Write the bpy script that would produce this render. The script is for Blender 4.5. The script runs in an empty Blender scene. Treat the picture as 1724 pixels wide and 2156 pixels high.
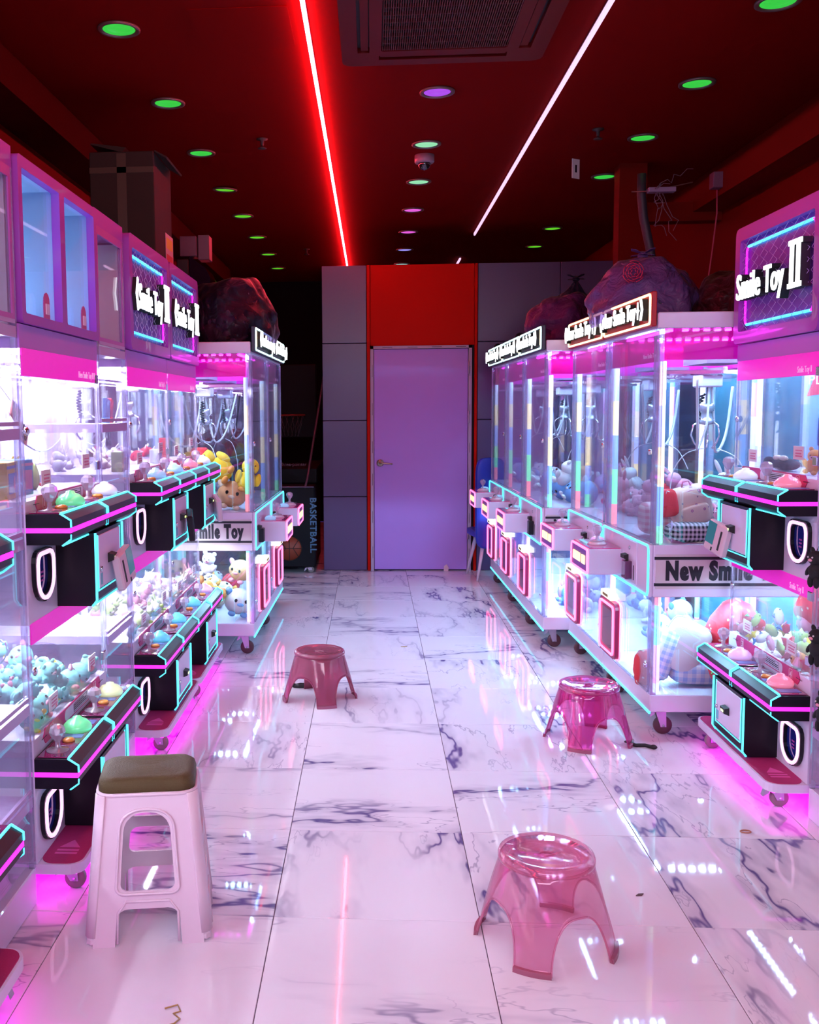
import bpy, bmesh, math, random
from mathutils import Vector, Matrix
random.seed(7)
S = bpy.context.scene
COL = S.collection
pi = math.pi; rad = math.radians

# ------------------------------------------------------------------ camera
def cam_axes(yaw, pitch, roll):
    cy, sy, cp, sp = math.cos(yaw), math.sin(yaw), math.cos(pitch), math.sin(pitch)
    f = Vector((sy*cp, cy*cp, sp)); r = Vector((cy, -sy, 0)); u = r.cross(f)
    cr, sr = math.cos(roll), math.sin(roll)
    return r*cr + u*sr, -r*sr + u*cr, f
cr_, cu_, cf_ = cam_axes(-.06671, -.09144, -.00945)
cd = bpy.data.cameras.new('camera'); cam = bpy.data.objects.new('camera', cd); COL.objects.link(cam)
m = Matrix.Identity(4)
for i in range(3):
    m[i][0] = cr_[i]; m[i][1] = cu_[i]; m[i][2] = -cf_[i]
m[2][3] = 1.5
cam.matrix_world = m
cd.sensor_fit = 'VERTICAL'; cd.sensor_height = 36.0
cd.lens = 36.0*2069.6/2156
cd.shift_x = (862-645.2)/2156; cd.shift_y = -(1078-1053.8)/2156
cd.clip_start = .05; cd.clip_end = 60
S.camera = cam
# ------------------------------------------------------------------ world, added street glow fill, exposure
W = bpy.data.worlds.new('world'); S.world = W; W.use_nodes = True
W.node_tree.nodes['Background'].inputs[0].default_value = (.30, .13, 1.0, 1)
W.node_tree.nodes['Background'].inputs[1].default_value = .30
def area(name, loc, rot, sx, sy, col, power):
    l = bpy.data.lights.new(name, 'AREA'); l.shape = 'RECTANGLE'; l.size = sx; l.size_y = sy
    l.color = col; l.energy = power
    o = bpy.data.objects.new(name, l); COL.objects.link(o); o.location = loc; o.rotation_euler = rot
    return o
area('street_glow_fill', (.3, -1.3, 2.6), (rad(43), 0, 0), 3.8, 1.0, (.86, .78, .96), 122)  # added area fill for unseen street glow, brightens floor and facing panels
vs = S.view_settings; vs.view_transform = 'Standard'; vs.look = 'None'; vs.gamma = 1; vs.exposure = 0.0
vs.use_curve_mapping = False
S.cycles.use_light_tree = True
S.cycles.max_bounces = 7; S.cycles.diffuse_bounces = 3; S.cycles.glossy_bounces = 4
S.cycles.transparent_max_bounces = 32; S.cycles.transmission_bounces = 4
S.cycles.sample_clamp_indirect = 4.0
S.cycles.caustics_reflective = False; S.cycles.caustics_refractive = False

# ------------------------------------------------------------------ materials
MATS = {}
def mat(name, col=(1, 1, 1), rough=.5, metal=0, emit=None, es=1.0, coat=0, spec=.5, bump=None, noise=None):
    if name in MATS: return MATS[name]
    M = bpy.data.materials.new(name); M.use_nodes = True; nt = M.node_tree; N = nt.nodes; L = nt.links
    b = N['Principled BSDF']
    b.inputs['Base Color'].default_value = (*col, 1); b.inputs['Roughness'].default_value = rough
    b.inputs['Metallic'].default_value = metal; b.inputs['Coat Weight'].default_value = coat
    b.inputs['Specular IOR Level'].default_value = spec
    if emit:
        b.inputs['Emission Color'].default_value = (*emit, 1); b.inputs['Emission Strength'].default_value = es
    if noise:
        sc, amt = noise
        tc = N.new('ShaderNodeTexCoord'); n = N.new('ShaderNodeTexNoise'); n.inputs['Scale'].default_value = sc
        n.inputs['Detail'].default_value = 4
        L.new(tc.outputs['Object'], n.inputs['Vector'])
        mx = N.new('ShaderNodeMix'); mx.data_type = 'RGBA'
        mx.inputs[6].default_value = (*[c*(1-amt) for c in col], 1); mx.inputs[7].default_value = (*[min(1, c*(1+amt*.5)) for c in col], 1)
        L.new(n.outputs['Fac'], mx.inputs[0]); L.new(mx.outputs[2], b.inputs['Base Color'])
    if bump:
        sc, st = bump
        tc = N.new('ShaderNodeTexCoord'); n = N.new('ShaderNodeTexNoise'); n.inputs['Scale'].default_value = sc
        L.new(tc.outputs['Object'], n.inputs['Vector'])
        bp = N.new('ShaderNodeBump'); bp.inputs['Strength'].default_value = st; bp.inputs['Distance'].default_value = .004
        L.new(n.outputs['Fac'], bp.inputs['Height']); L.new(bp.outputs['Normal'], b.inputs['Normal'])
    MATS[name] = M; return M
def glass(name, tint=(1, 1, 1), refl=.06, rough=.02, haze=0.0, hcol=(1, 1, 1)):
    """thin clear sheet: tinted straight-through light, fresnel reflection, optional faint cloudiness"""
    if name in MATS: return MATS[name]
    M = bpy.data.materials.new(name); M.use_nodes = True; nt = M.node_tree; N = nt.nodes; L = nt.links
    N.remove(N['Principled BSDF']); out = N['Material Output']
    t = N.new('ShaderNodeBsdfTransparent'); t.inputs[0].default_value = (*tint, 1)
    g = N.new('ShaderNodeBsdfGlossy'); g.inputs['Roughness'].default_value = rough
    lw = N.new('ShaderNodeLayerWeight'); lw.inputs['Blend'].default_value = .5
    pw = N.new('ShaderNodeMath'); pw.operation = 'POWER'; pw.inputs[1].default_value = 5.0
    L.new(lw.outputs['Facing'], pw.inputs[0])
    ad = N.new('ShaderNodeMath'); ad.operation = 'MULTIPLY_ADD'; ad.inputs[1].default_value = .8; ad.inputs[2].default_value = refl
    ad.use_clamp = True
    L.new(pw.outputs[0], ad.inputs[0])
    mx = N.new('ShaderNodeMixShader')
    L.new(ad.outputs[0], mx.inputs[0]); L.new(g.outputs[0], mx.inputs[2])
    src = t
    if haze > 0:
        d = N.new('ShaderNodeBsdfDiffuse'); d.inputs[0].default_value = (*hcol, 1)
        m2 = N.new('ShaderNodeMixShader'); m2.inputs[0].default_value = haze
        L.new(t.outputs[0], m2.inputs[1]); L.new(d.outputs[0], m2.inputs[2]); src = m2
    L.new(src.outputs[0], mx.inputs[1]); L.new(mx.outputs[0], out.inputs['Surface'])
    MATS[name] = M; return M
def emat(name, col, s, back=(.8, .8, .8)):
    return mat(name, back, .35, emit=col, es=s)

WHITE = mat('white_panel', (.80, .72, .92), .3, coat=.3)  # lavender of the coloured light mixed into the white base
LILAC = mat('lilac_metal_magenta_lit', (.36, .07, .52), .35, coat=.2)  # magenta cast of the neon light mixed into the lilac colour
LILACD = mat('lilac_frame_dark', (.38, .2, .55), .35, coat=.2)
BLACK = mat('black_plastic', (.005, .003, .009), .38, spec=.35)
BLACKM = mat('black_matt', (.01, .01, .012), .6)
CHROME = mat('chrome', (.75, .75, .8), .18, metal=1)
STEEL = mat('caster_steel', (.5, .52, .6), .35, metal=.8)
RUBBER = mat('caster_rubber', (.10, .035, .05), .5)
RUBBERG = mat('caster_grey_rubber', (.22, .18, .17), .5)
CYAN = emat('cyan_light', (.04, .75, .92), 1.35, (.1, .5, .6))
CYANB = emat('cyan_light_bright', (.06, .62, .78), 2.3, (.1, .5, .6))
MAG = emat('magenta_light', (1.0, .01, .90), 1.5, (.5, .1, .5))
PINKN = emat('pink_neon', (1.0, .11, .30), 3.6, (.6, .3, .4))
PALEN = emat('pale_pink_neon', (1.0, .50, .88), 1.5, (.7, .5, .6))
UNDER = emat('underglow_light', (1.0, .0, .85), 3.2, (.4, .1, .4))
YEL = emat('yellow_light', (1.0, .72, .18), 1.8)
WLED = emat('white_led', (.85, .90, 1.0), 3.0)
WTXT = emat('white_lit_letter', (.9, 1.0, 1.0), 2.2)
CASEL = emat('case_light_left', (.82, .90, 1.0), 250.0)
CASER = emat('case_light_right', (.45, .75, 1.0), 95.0)
FASC = mat('magenta_fascia', (.75, .01, .50), .3, emit=(1.0, .0, .62), es=.42)
CRIMS = mat('crimson_label', (.62, .02, .20), .35)
MATRED = mat('platform_mat', (.42, .012, .13), .75, bump=(220, .3))
MATMK = mat('platform_mark', (.75, .10, .40), .6)
CLEARP = glass('acrylic_sheet', (.985, .985, 1), .05, .015)
CLEARW = glass('acrylic_sheet_light_wash', (.97, .97, 1), .07, .02, .06, (.9, .9, 1))  # small white diffuse share imitates the wash of bright case light
CLEARB = glass('acrylic_sheet_blue_bloom', (.95, .97, 1), .06, .015, .14, (.55, .72, 1.0))  # pale blue diffuse share imitates bloom from the lit cases
CLEARE = glass('acrylic_post', (.82, .82, .95), .18, .06, .22, (.9, .85, 1))
SMOKE = glass('acrylic_flap', (.10, .14, .5), .08, .05, .25, (.02, .03, .2))
CRYST = glass('crystal_knob', (.88, .86, .95), .22, .08, .35, (.95, .85, 1))
GOLD = mat('amber_button', (.75, .33, .06), .25, coat=.8)
DECK = mat('console_deck', (.20, .012, .09), .12, coat=1)
REDSIGN = mat('sign_red', (.45, .01, .02), .4)
DARKSIGN = mat('sign_dark', (.03, .03, .06), .4)
HOSE = mat('white_hose', (.7, .72, .78), .4)
TXTB = mat('black_lettering', (.006, .004, .015), .5)
TXTW = mat('white_lettering', (.85, .7, .9), .5, emit=(.9, .5, .9), es=.35)
PURP = mat('sign_back_purple', (.16, .04, .42), .35)
BLUEW = mat('header_back_blue', (.10, .30, .72), .45)
SHELFW = mat('case_white', (.80, .83, .92), .5)
PAPERW = mat('paper_tag', (.85, .8, .85), .6)
TEALW = glass('case_back_teal', (.22, .45, .60), .10, .05, .55, (.16, .50, .68))

# ------------------------------------------------------------------ mesh builder
class MB:
    def __init__(s): s.v = []; s.f = []; s.m = []; s.sm = []
    def add(s, vs, fs, m=0, sm=False):
        o = len(s.v); s.v += [tuple(v) for v in vs]
        for f in fs: s.f.append(tuple(i+o for i in f)); s.m.append(m); s.sm.append(sm)
        return s
    def box(s, x0, x1, y0, y1, z0, z1, m=0):
        vs = [(x, y, z) for z in (z0, z1) for y in (y0, y1) for x in (x0, x1)]
        return s.add(vs, [(0, 2, 3, 1), (4, 5, 7, 6), (0, 1, 5, 4), (2, 6, 7, 3), (0, 4, 6, 2), (1, 3, 7, 5)], m)
    def bbox(s, x0, x1, y0, y1, z0, z1, b=.004, m=0):
        """box with bevelled vertical and top edges"""
        b = min(b, (x1-x0)/2.01, (y1-y0)/2.01, (z1-z0)/2.01)
        def ring(i, z): return [(x0+i, y0+b, z), (x0+b, y0+i, z), (x1-b, y0+i, z), (x1-i, y0+b, z), (x1-i, y1-b, z), (x1-b, y1-i, z), (x0+b, y1-i, z), (x0+i, y1-b, z)]
        def ring2(z): return [(x0+b, y0+b, z)]*2 + [(x1-b, y0+b, z)]*2 + [(x1-b, y1-b, z)]*2 + [(x0+b, y1-b, z)]*2
        r = ring2(z0)+ring(0, z0+b)+ring(0, z1-b)+ring2(z1)
        fs = []
        for k in range(3):
            for i in range(8):
                j = (i+1) % 8; fs.append((k*8+i, k*8+j, k*8+8+j, k*8+8+i))
        fs.append((7, 6, 5, 4, 3, 2, 1, 0)); fs.append(tuple(range(24, 32)))
        return s.add(r, fs, m)
    def prism(s, poly, ax, a, b, m=0):
        """extrude 2-D polygon along axis: 'x' poly=(y,z), 'y' poly=(x,z), 'z' poly=(x,y)"""
        n = len(poly)
        def P(p, t):
            return {'x': (t, p[0], p[1]), 'y': (p[0], t, p[1]), 'z': (p[0], p[1], t)}[ax]
        vs = [P(p, a) for p in poly]+[P(p, b) for p in poly]
        fs = [(i, (i+1) % n, n+(i+1) % n, n+i) for i in range(n)]+[tuple(range(n-1, -1, -1)), tuple(range(n, 2*n))]
        return s.add(vs, fs, m)
    def tube(s, pts, r, n=8, closed=False, m=0, r2=None, caps=True):
        pts = [Vector(p) for p in pts]; k = len(pts); vs = []; fs = []
        prev = None
        for i, p in enumerate(pts):
            a = pts[(i-1) % k] if (closed or i > 0) else p
            b = pts[(i+1) % k] if (closed or i < k-1) else p
            t = (b-a)
            t = t.normalized() if t.length > 1e-9 else Vector((0, 0, 1))
            if prev is None:
                u = t.orthogonal().normalized()
            else:
                u = prev-t*prev.dot(t)
                u = u.normalized() if u.length > 1e-6 else t.orthogonal().normalized()
            prev = u; w = t.cross(u)
            rr = r if r2 is None else r+(r2-r)*i/(k-1)
            for j in range(n):
                an = 2*pi*(j+.5)/n; vs.append(p+(u*math.cos(an)+w*math.sin(an))*rr)
        seg = k if closed else k-1
        for i in range(seg):
            i2 = (i+1) % k
            for j in range(n):
                j2 = (j+1) % n; fs.append((i*n+j, i*n+j2, i2*n+j2, i2*n+j))
        if not closed and caps: fs += [tuple(range(n-1, -1, -1)), tuple(range((k-1)*n, k*n))]
        return s.add(vs, fs, m, True)
    def lathe(s, prof, n=20, c=(0, 0, 0), m=0, sm=True, ax='z'):
        vs = []; fs = []; k = len(prof)
        for r, z in prof:
            for j in range(n):
                a = 2*pi*j/n
                p = (r*math.cos(a), r*math.sin(a), z)
                if ax == 'y': p = (p[0], -p[2], p[1])
                if ax == 'x': p = (p[2], p[0], p[1])
                vs.append((c[0]+p[0], c[1]+p[1], c[2]+p[2]))
        for i in range(k-1):
            for j in range(n):
                j2 = (j+1) % n; fs.append((i*n+j, i*n+j2, (i+1)*n+j2, (i+1)*n+j))
        if prof[0][0] > 1e-6: fs.append(tuple(range(n-1, -1, -1)))
        if prof[-1][0] > 1e-6: fs.append(tuple(range((k-1)*n, k*n)))
        return s.add(vs, fs, m, sm)
    def ball(s, c, r, nu=12, nv=8, m=0, rot=None):
        if isinstance(r, (int, float)): r = (r, r, r)
        vs = []; fs = []
        for i in range(nv+1):
            th = pi*i/nv
            for j in range(nu):
                ph = 2*pi*j/nu
                p = Vector((r[0]*math.sin(th)*math.cos(ph), r[1]*math.sin(th)*math.sin(ph), r[2]*math.cos(th)))
                if rot: p = rot @ p
                vs.append((c[0]+p[0], c[1]+p[1], c[2]+p[2]))
        for i in range(nv):
            for j in range(nu):
                j2 = (j+1) % nu; fs.append((i*nu+j, (i+1)*nu+j, (i+1)*nu+j2, i*nu+j2))
        return s.add(vs, fs, m, True)
    def mesh(s, name, mats):
        me = bpy.data.meshes.new(name); me.from_pydata(s.v, [], s.f)
        for q in mats: me.materials.append(q)
        me.polygons.foreach_set('material_index', s.m); me.polygons.foreach_set('use_smooth', s.sm)
        me.validate(); me.update()
        bm = bmesh.new(); bm.from_mesh(me); bmesh.ops.recalc_face_normals(bm, faces=bm.faces[:]); bm.to_mesh(me); bm.free()
        return me
    def build(s, name, mats, parent=None, loc=(0, 0, 0), rot=(0, 0, 0)):
        if not isinstance(mats, (list, tuple)): mats = [mats]
        return link(name, s.mesh(name, mats), parent, loc, rot)
def link(name, me, parent=None, loc=(0, 0, 0), rot=(0, 0, 0)):
    o = bpy.data.objects.new(name, me); COL.objects.link(o); o.parent = parent
    o.location = loc; o.rotation_euler = rot
    return o
def empty(name, label, cat, loc=(0, 0, 0), rz=0, group=None):
    o = bpy.data.objects.new(name, None); COL.objects.link(o); o.location = loc; o.rotation_euler = (0, 0, rz)
    o.empty_display_size = .1
    return tag(o, label, cat, group)
def tag(o, label, cat, group=None, kind=None):
    o['label'] = label; o['category'] = cat
    if group: o['group'] = group
    if kind: o['kind'] = kind
    return o
def struct(o, label=None):
    o['kind'] = 'structure'
    if label: o['label'] = label
    return o
def copy_tree(o, parent=None):
    c = o.copy(); COL.objects.link(c)
    if parent: c.parent = parent
    for ch in o.children: copy_tree(ch, c)
    return c
def rrect(x0, x1, z0, z1, r, n=4):
    pts = []
    for cx, cz, a0 in ((x1-r, z1-r, 0), (x0+r, z1-r, 90), (x0+r, z0+r, 180), (x1-r, z0+r, 270)):
        for i in range(n+1):
            a = rad(a0+90*i/n); pts.append((cx+r*math.cos(a), cz+r*math.sin(a)))
    return pts
def plate(outlines, depth):
    """flat plate with holes from 2-D closed outlines (x,y); returns mesh extruded +-depth in z"""
    cu = bpy.data.curves.new('plate', 'CURVE'); cu.dimensions = '2D'; cu.fill_mode = 'BOTH'; cu.extrude = depth
    for o in outlines:
        sp = cu.splines.new('POLY'); sp.points.add(len(o)-1)
        for i, p in enumerate(o): sp.points[i].co = (p[0], p[1], 0, 1)
        sp.use_cyclic_u = True
    ob = bpy.data.objects.new('plate', cu); me = bpy.data.meshes.new_from_object(ob)
    bpy.data.objects.remove(ob); bpy.data.curves.remove(cu)
    return me
def text_mesh(body, size, ext=.002, bold=0.0, sx=1.0, align='LEFT', shear=0, space=1.0):
    cu = bpy.data.curves.new('lettering', 'FONT'); cu.body = body; cu.size = size; cu.extrude = ext; cu.offset = bold
    cu.align_x = align; cu.shear = shear; cu.resolution_u = 3; cu.space_character = space
    ob = bpy.data.objects.new('lettering', cu); me = bpy.data.meshes.new_from_object(ob)
    bpy.data.objects.remove(ob); bpy.data.curves.remove(cu)
    for v in me.vertices: v.co.x *= sx
    return me
def text(name, body, size, mt, parent, loc, rot=(pi/2, 0, 0), **k):
    """lettering standing upright, facing local -y"""
    me = text_mesh(body, size, **k); me.materials.clear(); me.materials.append(mt)
    return link(name, me, parent, loc, rot)
def smooth_all(me):
    me.polygons.foreach_set('use_smooth', [True]*len(me.polygons))

# ================================================================== SETTING
XL, XR, ZC, YF, YB = -1.95, 2.45, 3.2, -1.6, 13.2
PY = 9.14
# ---- marble tiles
def marble():
    M = bpy.data.materials.new('marble_tile'); M.use_nodes = True; nt = M.node_tree; N = nt.nodes; L = nt.links
    b = N['Principled BSDF']; b.inputs['Roughness'].default_value = .04; b.inputs['Coat Weight'].default_value = 0.0
    b.inputs['Coat Roughness'].default_value = .03; b.inputs['Specular IOR Level'].default_value = .30
    tc = N.new('ShaderNodeTexCoord'); oi = N.new('ShaderNodeObjectInfo')
    rv = N.new('ShaderNodeVectorMath'); rv.operation = 'MULTIPLY_ADD'
    cb = N.new('ShaderNodeCombineXYZ')
    mu = N.new('ShaderNodeMath'); mu.operation = 'MULTIPLY'; mu.inputs[1].default_value = 37.0
    L.new(oi.outputs['Random'], mu.inputs[0]); L.new(mu.outputs[0], cb.inputs[0]); L.new(mu.outputs[0], cb.inputs[2])
    ad = N.new('ShaderNodeVectorMath'); ad.operation = 'ADD'
    L.new(tc.outputs['Object'], ad.inputs[0]); L.new(cb.outputs[0], ad.inputs[1])
    mp = N.new('ShaderNodeMapping'); mp.inputs['Rotation'].default_value = (0, 0, rad(-42)); mp.inputs['Scale'].default_value = (.42, 1.35, 1)
    L.new(ad.outputs[0], mp.inputs[0])
    def vein(scale, detail, width, strength, dist):
        n = N.new('ShaderNodeTexNoise'); n.inputs['Scale'].default_value = scale; n.inputs['Detail'].default_value = detail
        n.inputs['Roughness'].default_value = .62; n.inputs['Distortion'].default_value = dist
        L.new(mp.outputs[0], n.inputs['Vector'])
        a = N.new('ShaderNodeMath'); a.operation = 'SUBTRACT'; a.inputs[1].default_value = .5; L.new(n.outputs['Fac'], a.inputs[0])
        c = N.new('ShaderNodeMath'); c.operation = 'ABSOLUTE'; L.new(a.outputs[0], c.inputs[0])
        r = N.new('ShaderNodeMapRange'); r.inputs[1].default_value = 0; r.inputs[2].default_value = width
        r.inputs[3].default_value = strength; r.inputs[4].default_value = 0; r.interpolation_type = 'SMOOTHSTEP'
        L.new(c.outputs[0], r.inputs[0]); return r
    v1 = vein(1.1, 5, .017, 1.0, .12); v2 = vein(2.2, 5, .008, .5, .2); v3 = vein(1.1, 5, .06, .32, .12)
    # gate so that veins come and go
    g = N.new('ShaderNodeTexNoise'); g.inputs['Scale'].default_value = 1.6; g.inputs['Detail'].default_value = 2; L.new(mp.outputs[0], g.inputs['Vector'])
    gr = N.new('ShaderNodeMapRange'); gr.inputs[1].default_value = .38; gr.inputs[2].default_value = .56; L.new(g.outputs['Fac'], gr.inputs[0])
    s1 = N.new('ShaderNodeMath'); s1.operation = 'MAXIMUM'; L.new(v1.outputs[0], s1.inputs[0]); L.new(v2.outputs[0], s1.inputs[1])
    s2 = N.new('ShaderNodeMath'); s2.operation = 'MAXIMUM'; L.new(s1.outputs[0], s2.inputs[0]); L.new(v3.outputs[0], s2.inputs[1])
    s3 = N.new('ShaderNodeMath'); s3.operation = 'MULTIPLY'; L.new(s2.outputs[0], s3.inputs[0]); L.new(gr.outputs[0], s3.inputs[1])
    mx = N.new('ShaderNodeMix'); mx.data_type = 'RGBA'
    mx.inputs[6].default_value = (.80, .74, .82, 1); mx.inputs[7].default_value = (.13, .10, .26, 1)
    L.new(s3.outputs[0], mx.inputs[0]); L.new(mx.outputs[2], b.inputs['Base Color'])
    # very slight waviness of the polish
    n = N.new('ShaderNodeTexNoise'); n.inputs['Scale'].default_value = 3.5; L.new(ad.outputs[0], n.inputs['Vector'])
    bp = N.new('ShaderNodeBump'); bp.inputs['Strength'].default_value = .10; bp.inputs['Distance'].default_value = .002
    L.new(n.outputs['Fac'], bp.inputs['Height']); L.new(bp.outputs['Normal'], b.inputs['Normal']); L.new(bp.outputs['Normal'], b.inputs['Coat Normal'])
    return M
MARBLE = marble()
GROUT = mat('grout', (.10, .06, .10), .8)
fl = struct(MB().box(XL-.1, XR+.1, YF, YB, -.10, -.004).build('floor', GROUT))
T = .6097; tb = MB().bbox(.0012, T-.0012, .0012, T-.0012, -.012, 0, .0012).mesh('tile', [MARBLE])
nx0, nx1 = -3, 5
for i in range(nx0, nx1):
    for j in range(-7, 17):
        x = -.296+T*i; y = 2.788+T*j
        if y+T > YB or y < YF: continue
        if x+T < XL-.1 or x > XR: continue
        q_ = random.choice((0, 1, 2, 3)); dx_, dy_ = ((0, 0), (T, 0), (T, T), (0, T))[q_]
        link('tile', tb, fl, (x+dx_, y+dy_, 0), (0, 0, q_*pi/2))
RED = mat('red_wall_paint', (.14, .003, .001), .6, spec=.08, noise=(3, .08))
REDC = mat('red_ceiling_paint', (.155, .0006, .001), .75, spec=.04)
DARKW = mat('dark_wall', (.006, .003, .006), .8, spec=.1)
struct(MB().box(XL-.1, XR+.1, YF, YB, ZC, ZC+.1).build('ceiling', REDC))
struct(MB().box(XL-.1, XL, YF, YB, 0, ZC).build('wall_left', RED))
struct(MB().box(XR, XR+.1, YF, YB, 0, ZC).build('wall_right', RED))
struct(MB().box(XL-.1, XR+.1, YB, YB+.1, 0, ZC).build('wall_back', DARKW))
# soffits and beam
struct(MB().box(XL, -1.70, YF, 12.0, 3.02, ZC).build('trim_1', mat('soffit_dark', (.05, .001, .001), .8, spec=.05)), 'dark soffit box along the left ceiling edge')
struct(MB().box(2.25, XR, YF, 7.35, 2.86, 3.00).build('trim_2', RED), 'red beam along the top of the right wall')
struct(MB().box(1.93, 2.45, 7.21, 7.34, 2.80, 2.93).box(1.74, 1.93, 7.2, 7.35, 0, ZC).build('trim_3', RED), 'red cross beam and post above the right machines')
# partition panels
PGR = mat('partition_grey_panel', (.085, .05, .14), .3, noise=(60, .06), bump=(200, .08))
pw = struct(MB().box(-.45, 2.45, PY+.03, PY+.13, 0, 2.81).build('wall_partition', mat('partition_core', (.02, .01, .02), .8)), 'partition with a white door at the end of the aisle')
pm = {}
def ppanel(x0, x1, z0, z1, mt, name='panel'):
    return MB().bbox(x0, x1, PY, PY+.035, z0, z1, .003).build(name, mt, pw)
zs = [0, .695, 1.402, 2.110, 2.815]
for a, b in zip(zs[:-1], zs[1:]):
    ppanel(-.452, -.046, a+.003, b-.003, PGR)
    ppanel(.968, 1.70, a+.003, b-.003, PGR); ppanel(1.705, 2.445, a+.003, b-.003, PGR)
REDP = mat('red_orange_panel', (.48, .004, .0), .55, spec=.08)
ppanel(-.010, .935, 2.082, 2.812, REDP, 'transom_panel')
MB().bbox(-.042, -.013, PY-.012, PY+.03, 0, 2.812, .003).build('post', REDP, pw)
MB().bbox(.938, .964, PY-.012, PY+.03, 0, 2.812, .003).build('post', REDP, pw)
DOORM = mat('door_white_laminate', (.46, .25, .74), .45, spec=.25, noise=(8, .03))  # violet of the surrounding light mixed into the white laminate's colour
DFR = mat('door_frame_metal', (.45, .32, .45), .45)
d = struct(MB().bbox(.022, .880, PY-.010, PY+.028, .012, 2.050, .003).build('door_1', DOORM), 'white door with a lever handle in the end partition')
fr = MB(); fr.box(-.010, .018, PY-.022, PY+.03, 0, 2.080); fr.box(.884, .914, PY-.022, PY+.03, 0, 2.080); fr.box(-.010, .914, PY-.022, PY+.03, 2.054, 2.080)
fr.build('door_frame', DFR, d)
sc = MB()
for z in (.12, .45, .8, 1.1, 1.45, 1.8): sc.box(.006, .009, PY-.0235, PY-.02, z, z+.11); sc.box(.895, .898, PY-.0235, PY-.02, z, z+.09)
for x in (.1, .33, .55, .77): sc.box(x, x+.09, PY-.0235, PY-.02, 2.065, 2.069)
sc.build('frame_tape_mark', TXTB, d)
BRASS = mat('door_brass', (.50, .38, .28), .3, metal=.7)
h = MB().lathe([(.030, 0), (.034, .004), (.034, .010), (.018, .014), (.011, .016), (.011, .05)], 20, (.078, PY-.010, 1.008), ax='y')
h.tube([(.078, PY-.055, 1.008), (.10, PY-.06, 1.008), (.15, PY-.058, 1.004), (.19, PY-.052, 1.0)], .008, 8)
h.build('door_handle', BRASS, d)
for z in (.30, 1.37, 1.82):
    MB().tube([(.886, PY-.03, z), (.886, PY-.03, z+.11)], .008, 8).build('hinge', DFR, d)
# ceiling strip lights
def strip(x, y0, y1, mt, lab):
    o = MB().prism([(x-.0085, ZC-.008), (x-.0085, ZC-.026), (x-.005, ZC-.030), (x+.005, ZC-.030), (x+.0085, ZC-.026), (x+.0085, ZC-.008)], 'y', y0, y1).build('diffuser', mt)
    e = empty('linear_ceiling_light', lab, 'light', (0, 0, 0))
    o.parent = e
    MB().box(x-.011, x+.011, y0, y1, ZC-.008, ZC-.0005).build('channel', mat('strip_channel', (.12, .03, .06), .4), e)
strip(-.28, -1.0, 12.0, emat('strip_left_glow', (1.0, .05, .08), 72.0), 'long thin ceiling light glowing red-pink, left of the two')
strip(1.0, -1.0, 9.8, emat('strip_right_glow', (.86, .55, .84), 1.3), 'long thin pale lavender ceiling light, right of the two')
strip(1.0, 11.35, 12.2, emat('strip_right_glow', (.86, .55, .84), 1.3), 'short pale strip light in the dark ceiling behind the partition')
# downlights
RIM = mat('downlight_rim', (.18, .12, .12), .35, metal=.4)
def downlight(x, y, col, s, lab, group=None, tilt=0):
    e = empty('downlight', lab, 'downlight', (x, y, ZC), 0, group)
    MB().lathe([(.076, -.001), (.094, -.002), (.094, -.010), (.084, -.014), (.072, -.008), (.072, -.001)], 32).build('trim_ring', RIM, e)
    MB().lathe([(.0, -.0015), (.050, -.002), (.072, -.006), (.072, -.0025)], 32).build('lens', emat('downlight_%s' % col[0], col[1], s, (.02, .02, .02)), e)
    if tilt: e.rotation_euler = (rad(tilt), rad(3), 0); e.location.z -= .006
    return e
GR = ('green', (.035, .62, .06)); GY = ('lime', (.12, .62, .02)); PU = ('purple', (.42, .07, .85)); PK = ('pink', (.85, .12, .75)); BL = ('blue', (.35, .30, .95)); MI = ('mint', (.30, .80, .45)); TE = ('teal', (.25, .70, .65))
names = {0: 'nearest', 1: 'second', 2: 'third', 3: 'fourth', 4: 'fifth', 5: 'sixth', 6: 'seventh', 7: 'farthest'}
for k in range(8):
    downlight(-1.115, 4.48+1.06*k, GR if k < 3 else GY, .95, 'green round downlight, %s in the row above the left machines' % names[k], 'green downlights on the left', 3 if k == 3 else 0)
for k, c, nm in ((0, PU, 'purple'), (1, MI, 'pale green'), (2, MI, 'pale green'), (3, PK, 'pink'), (4, PK, 'pink'), (5, BL, 'blue'), (6, TE, 'pale teal')):
    downlight(.357, 5.49+1.045*k, c, .95, '%s round downlight, %s in the middle ceiling row' % (nm, names[k]), 'downlights in the middle row')
for k in (0, 1, 2, 3, 5, 6):
    downlight(1.715, 4.44+1.04*k, GR if k < 4 else GY, .95, 'green round downlight, %s in the row above the right machines' % names[k if k < 4 else k-1], 'green downlights on the right')
# sprinklers
for x, y, nm in ((-.68, 6.32, 'left of the red strip light'), (1.39, 6.31, 'right of the pale strip light'), (-.68, 10.57, 'far back near the partition')):
    s_ = MB().lathe([(.035, 0), (.035, -.006), (.012, -.012), (.010, -.04), (.006, -.045)], 14, (0, 0, 0)).lathe([(.004, -.045), (.028, -.058), (.028, -.061), (0, -.061)], 14)
    o = s_.build('sprinkler', mat('sprinkler_dark', (.03, .02, .02), .5), None, (x, y, ZC)); tag(o, 'dark ceiling sprinkler %s' % nm, 'sprinkler', 'ceiling sprinklers')
# dome camera
e = empty('dome_camera', 'small white dome security camera behind the pale green downlight', 'camera', (.36, 6.83, ZC))
MB().lathe([(.066, 0), (.066, -.045), (.060, -.052), (.04, -.053)], 28).build('housing', mat('camera_white', (.28, .2, .28), .4), e)
MB().ball((0, 0, -.058), (.042, .042, .040), 20, 12).build('dome', mat('camera_dome', (.01, .01, .015), .08, coat=1), e)
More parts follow.
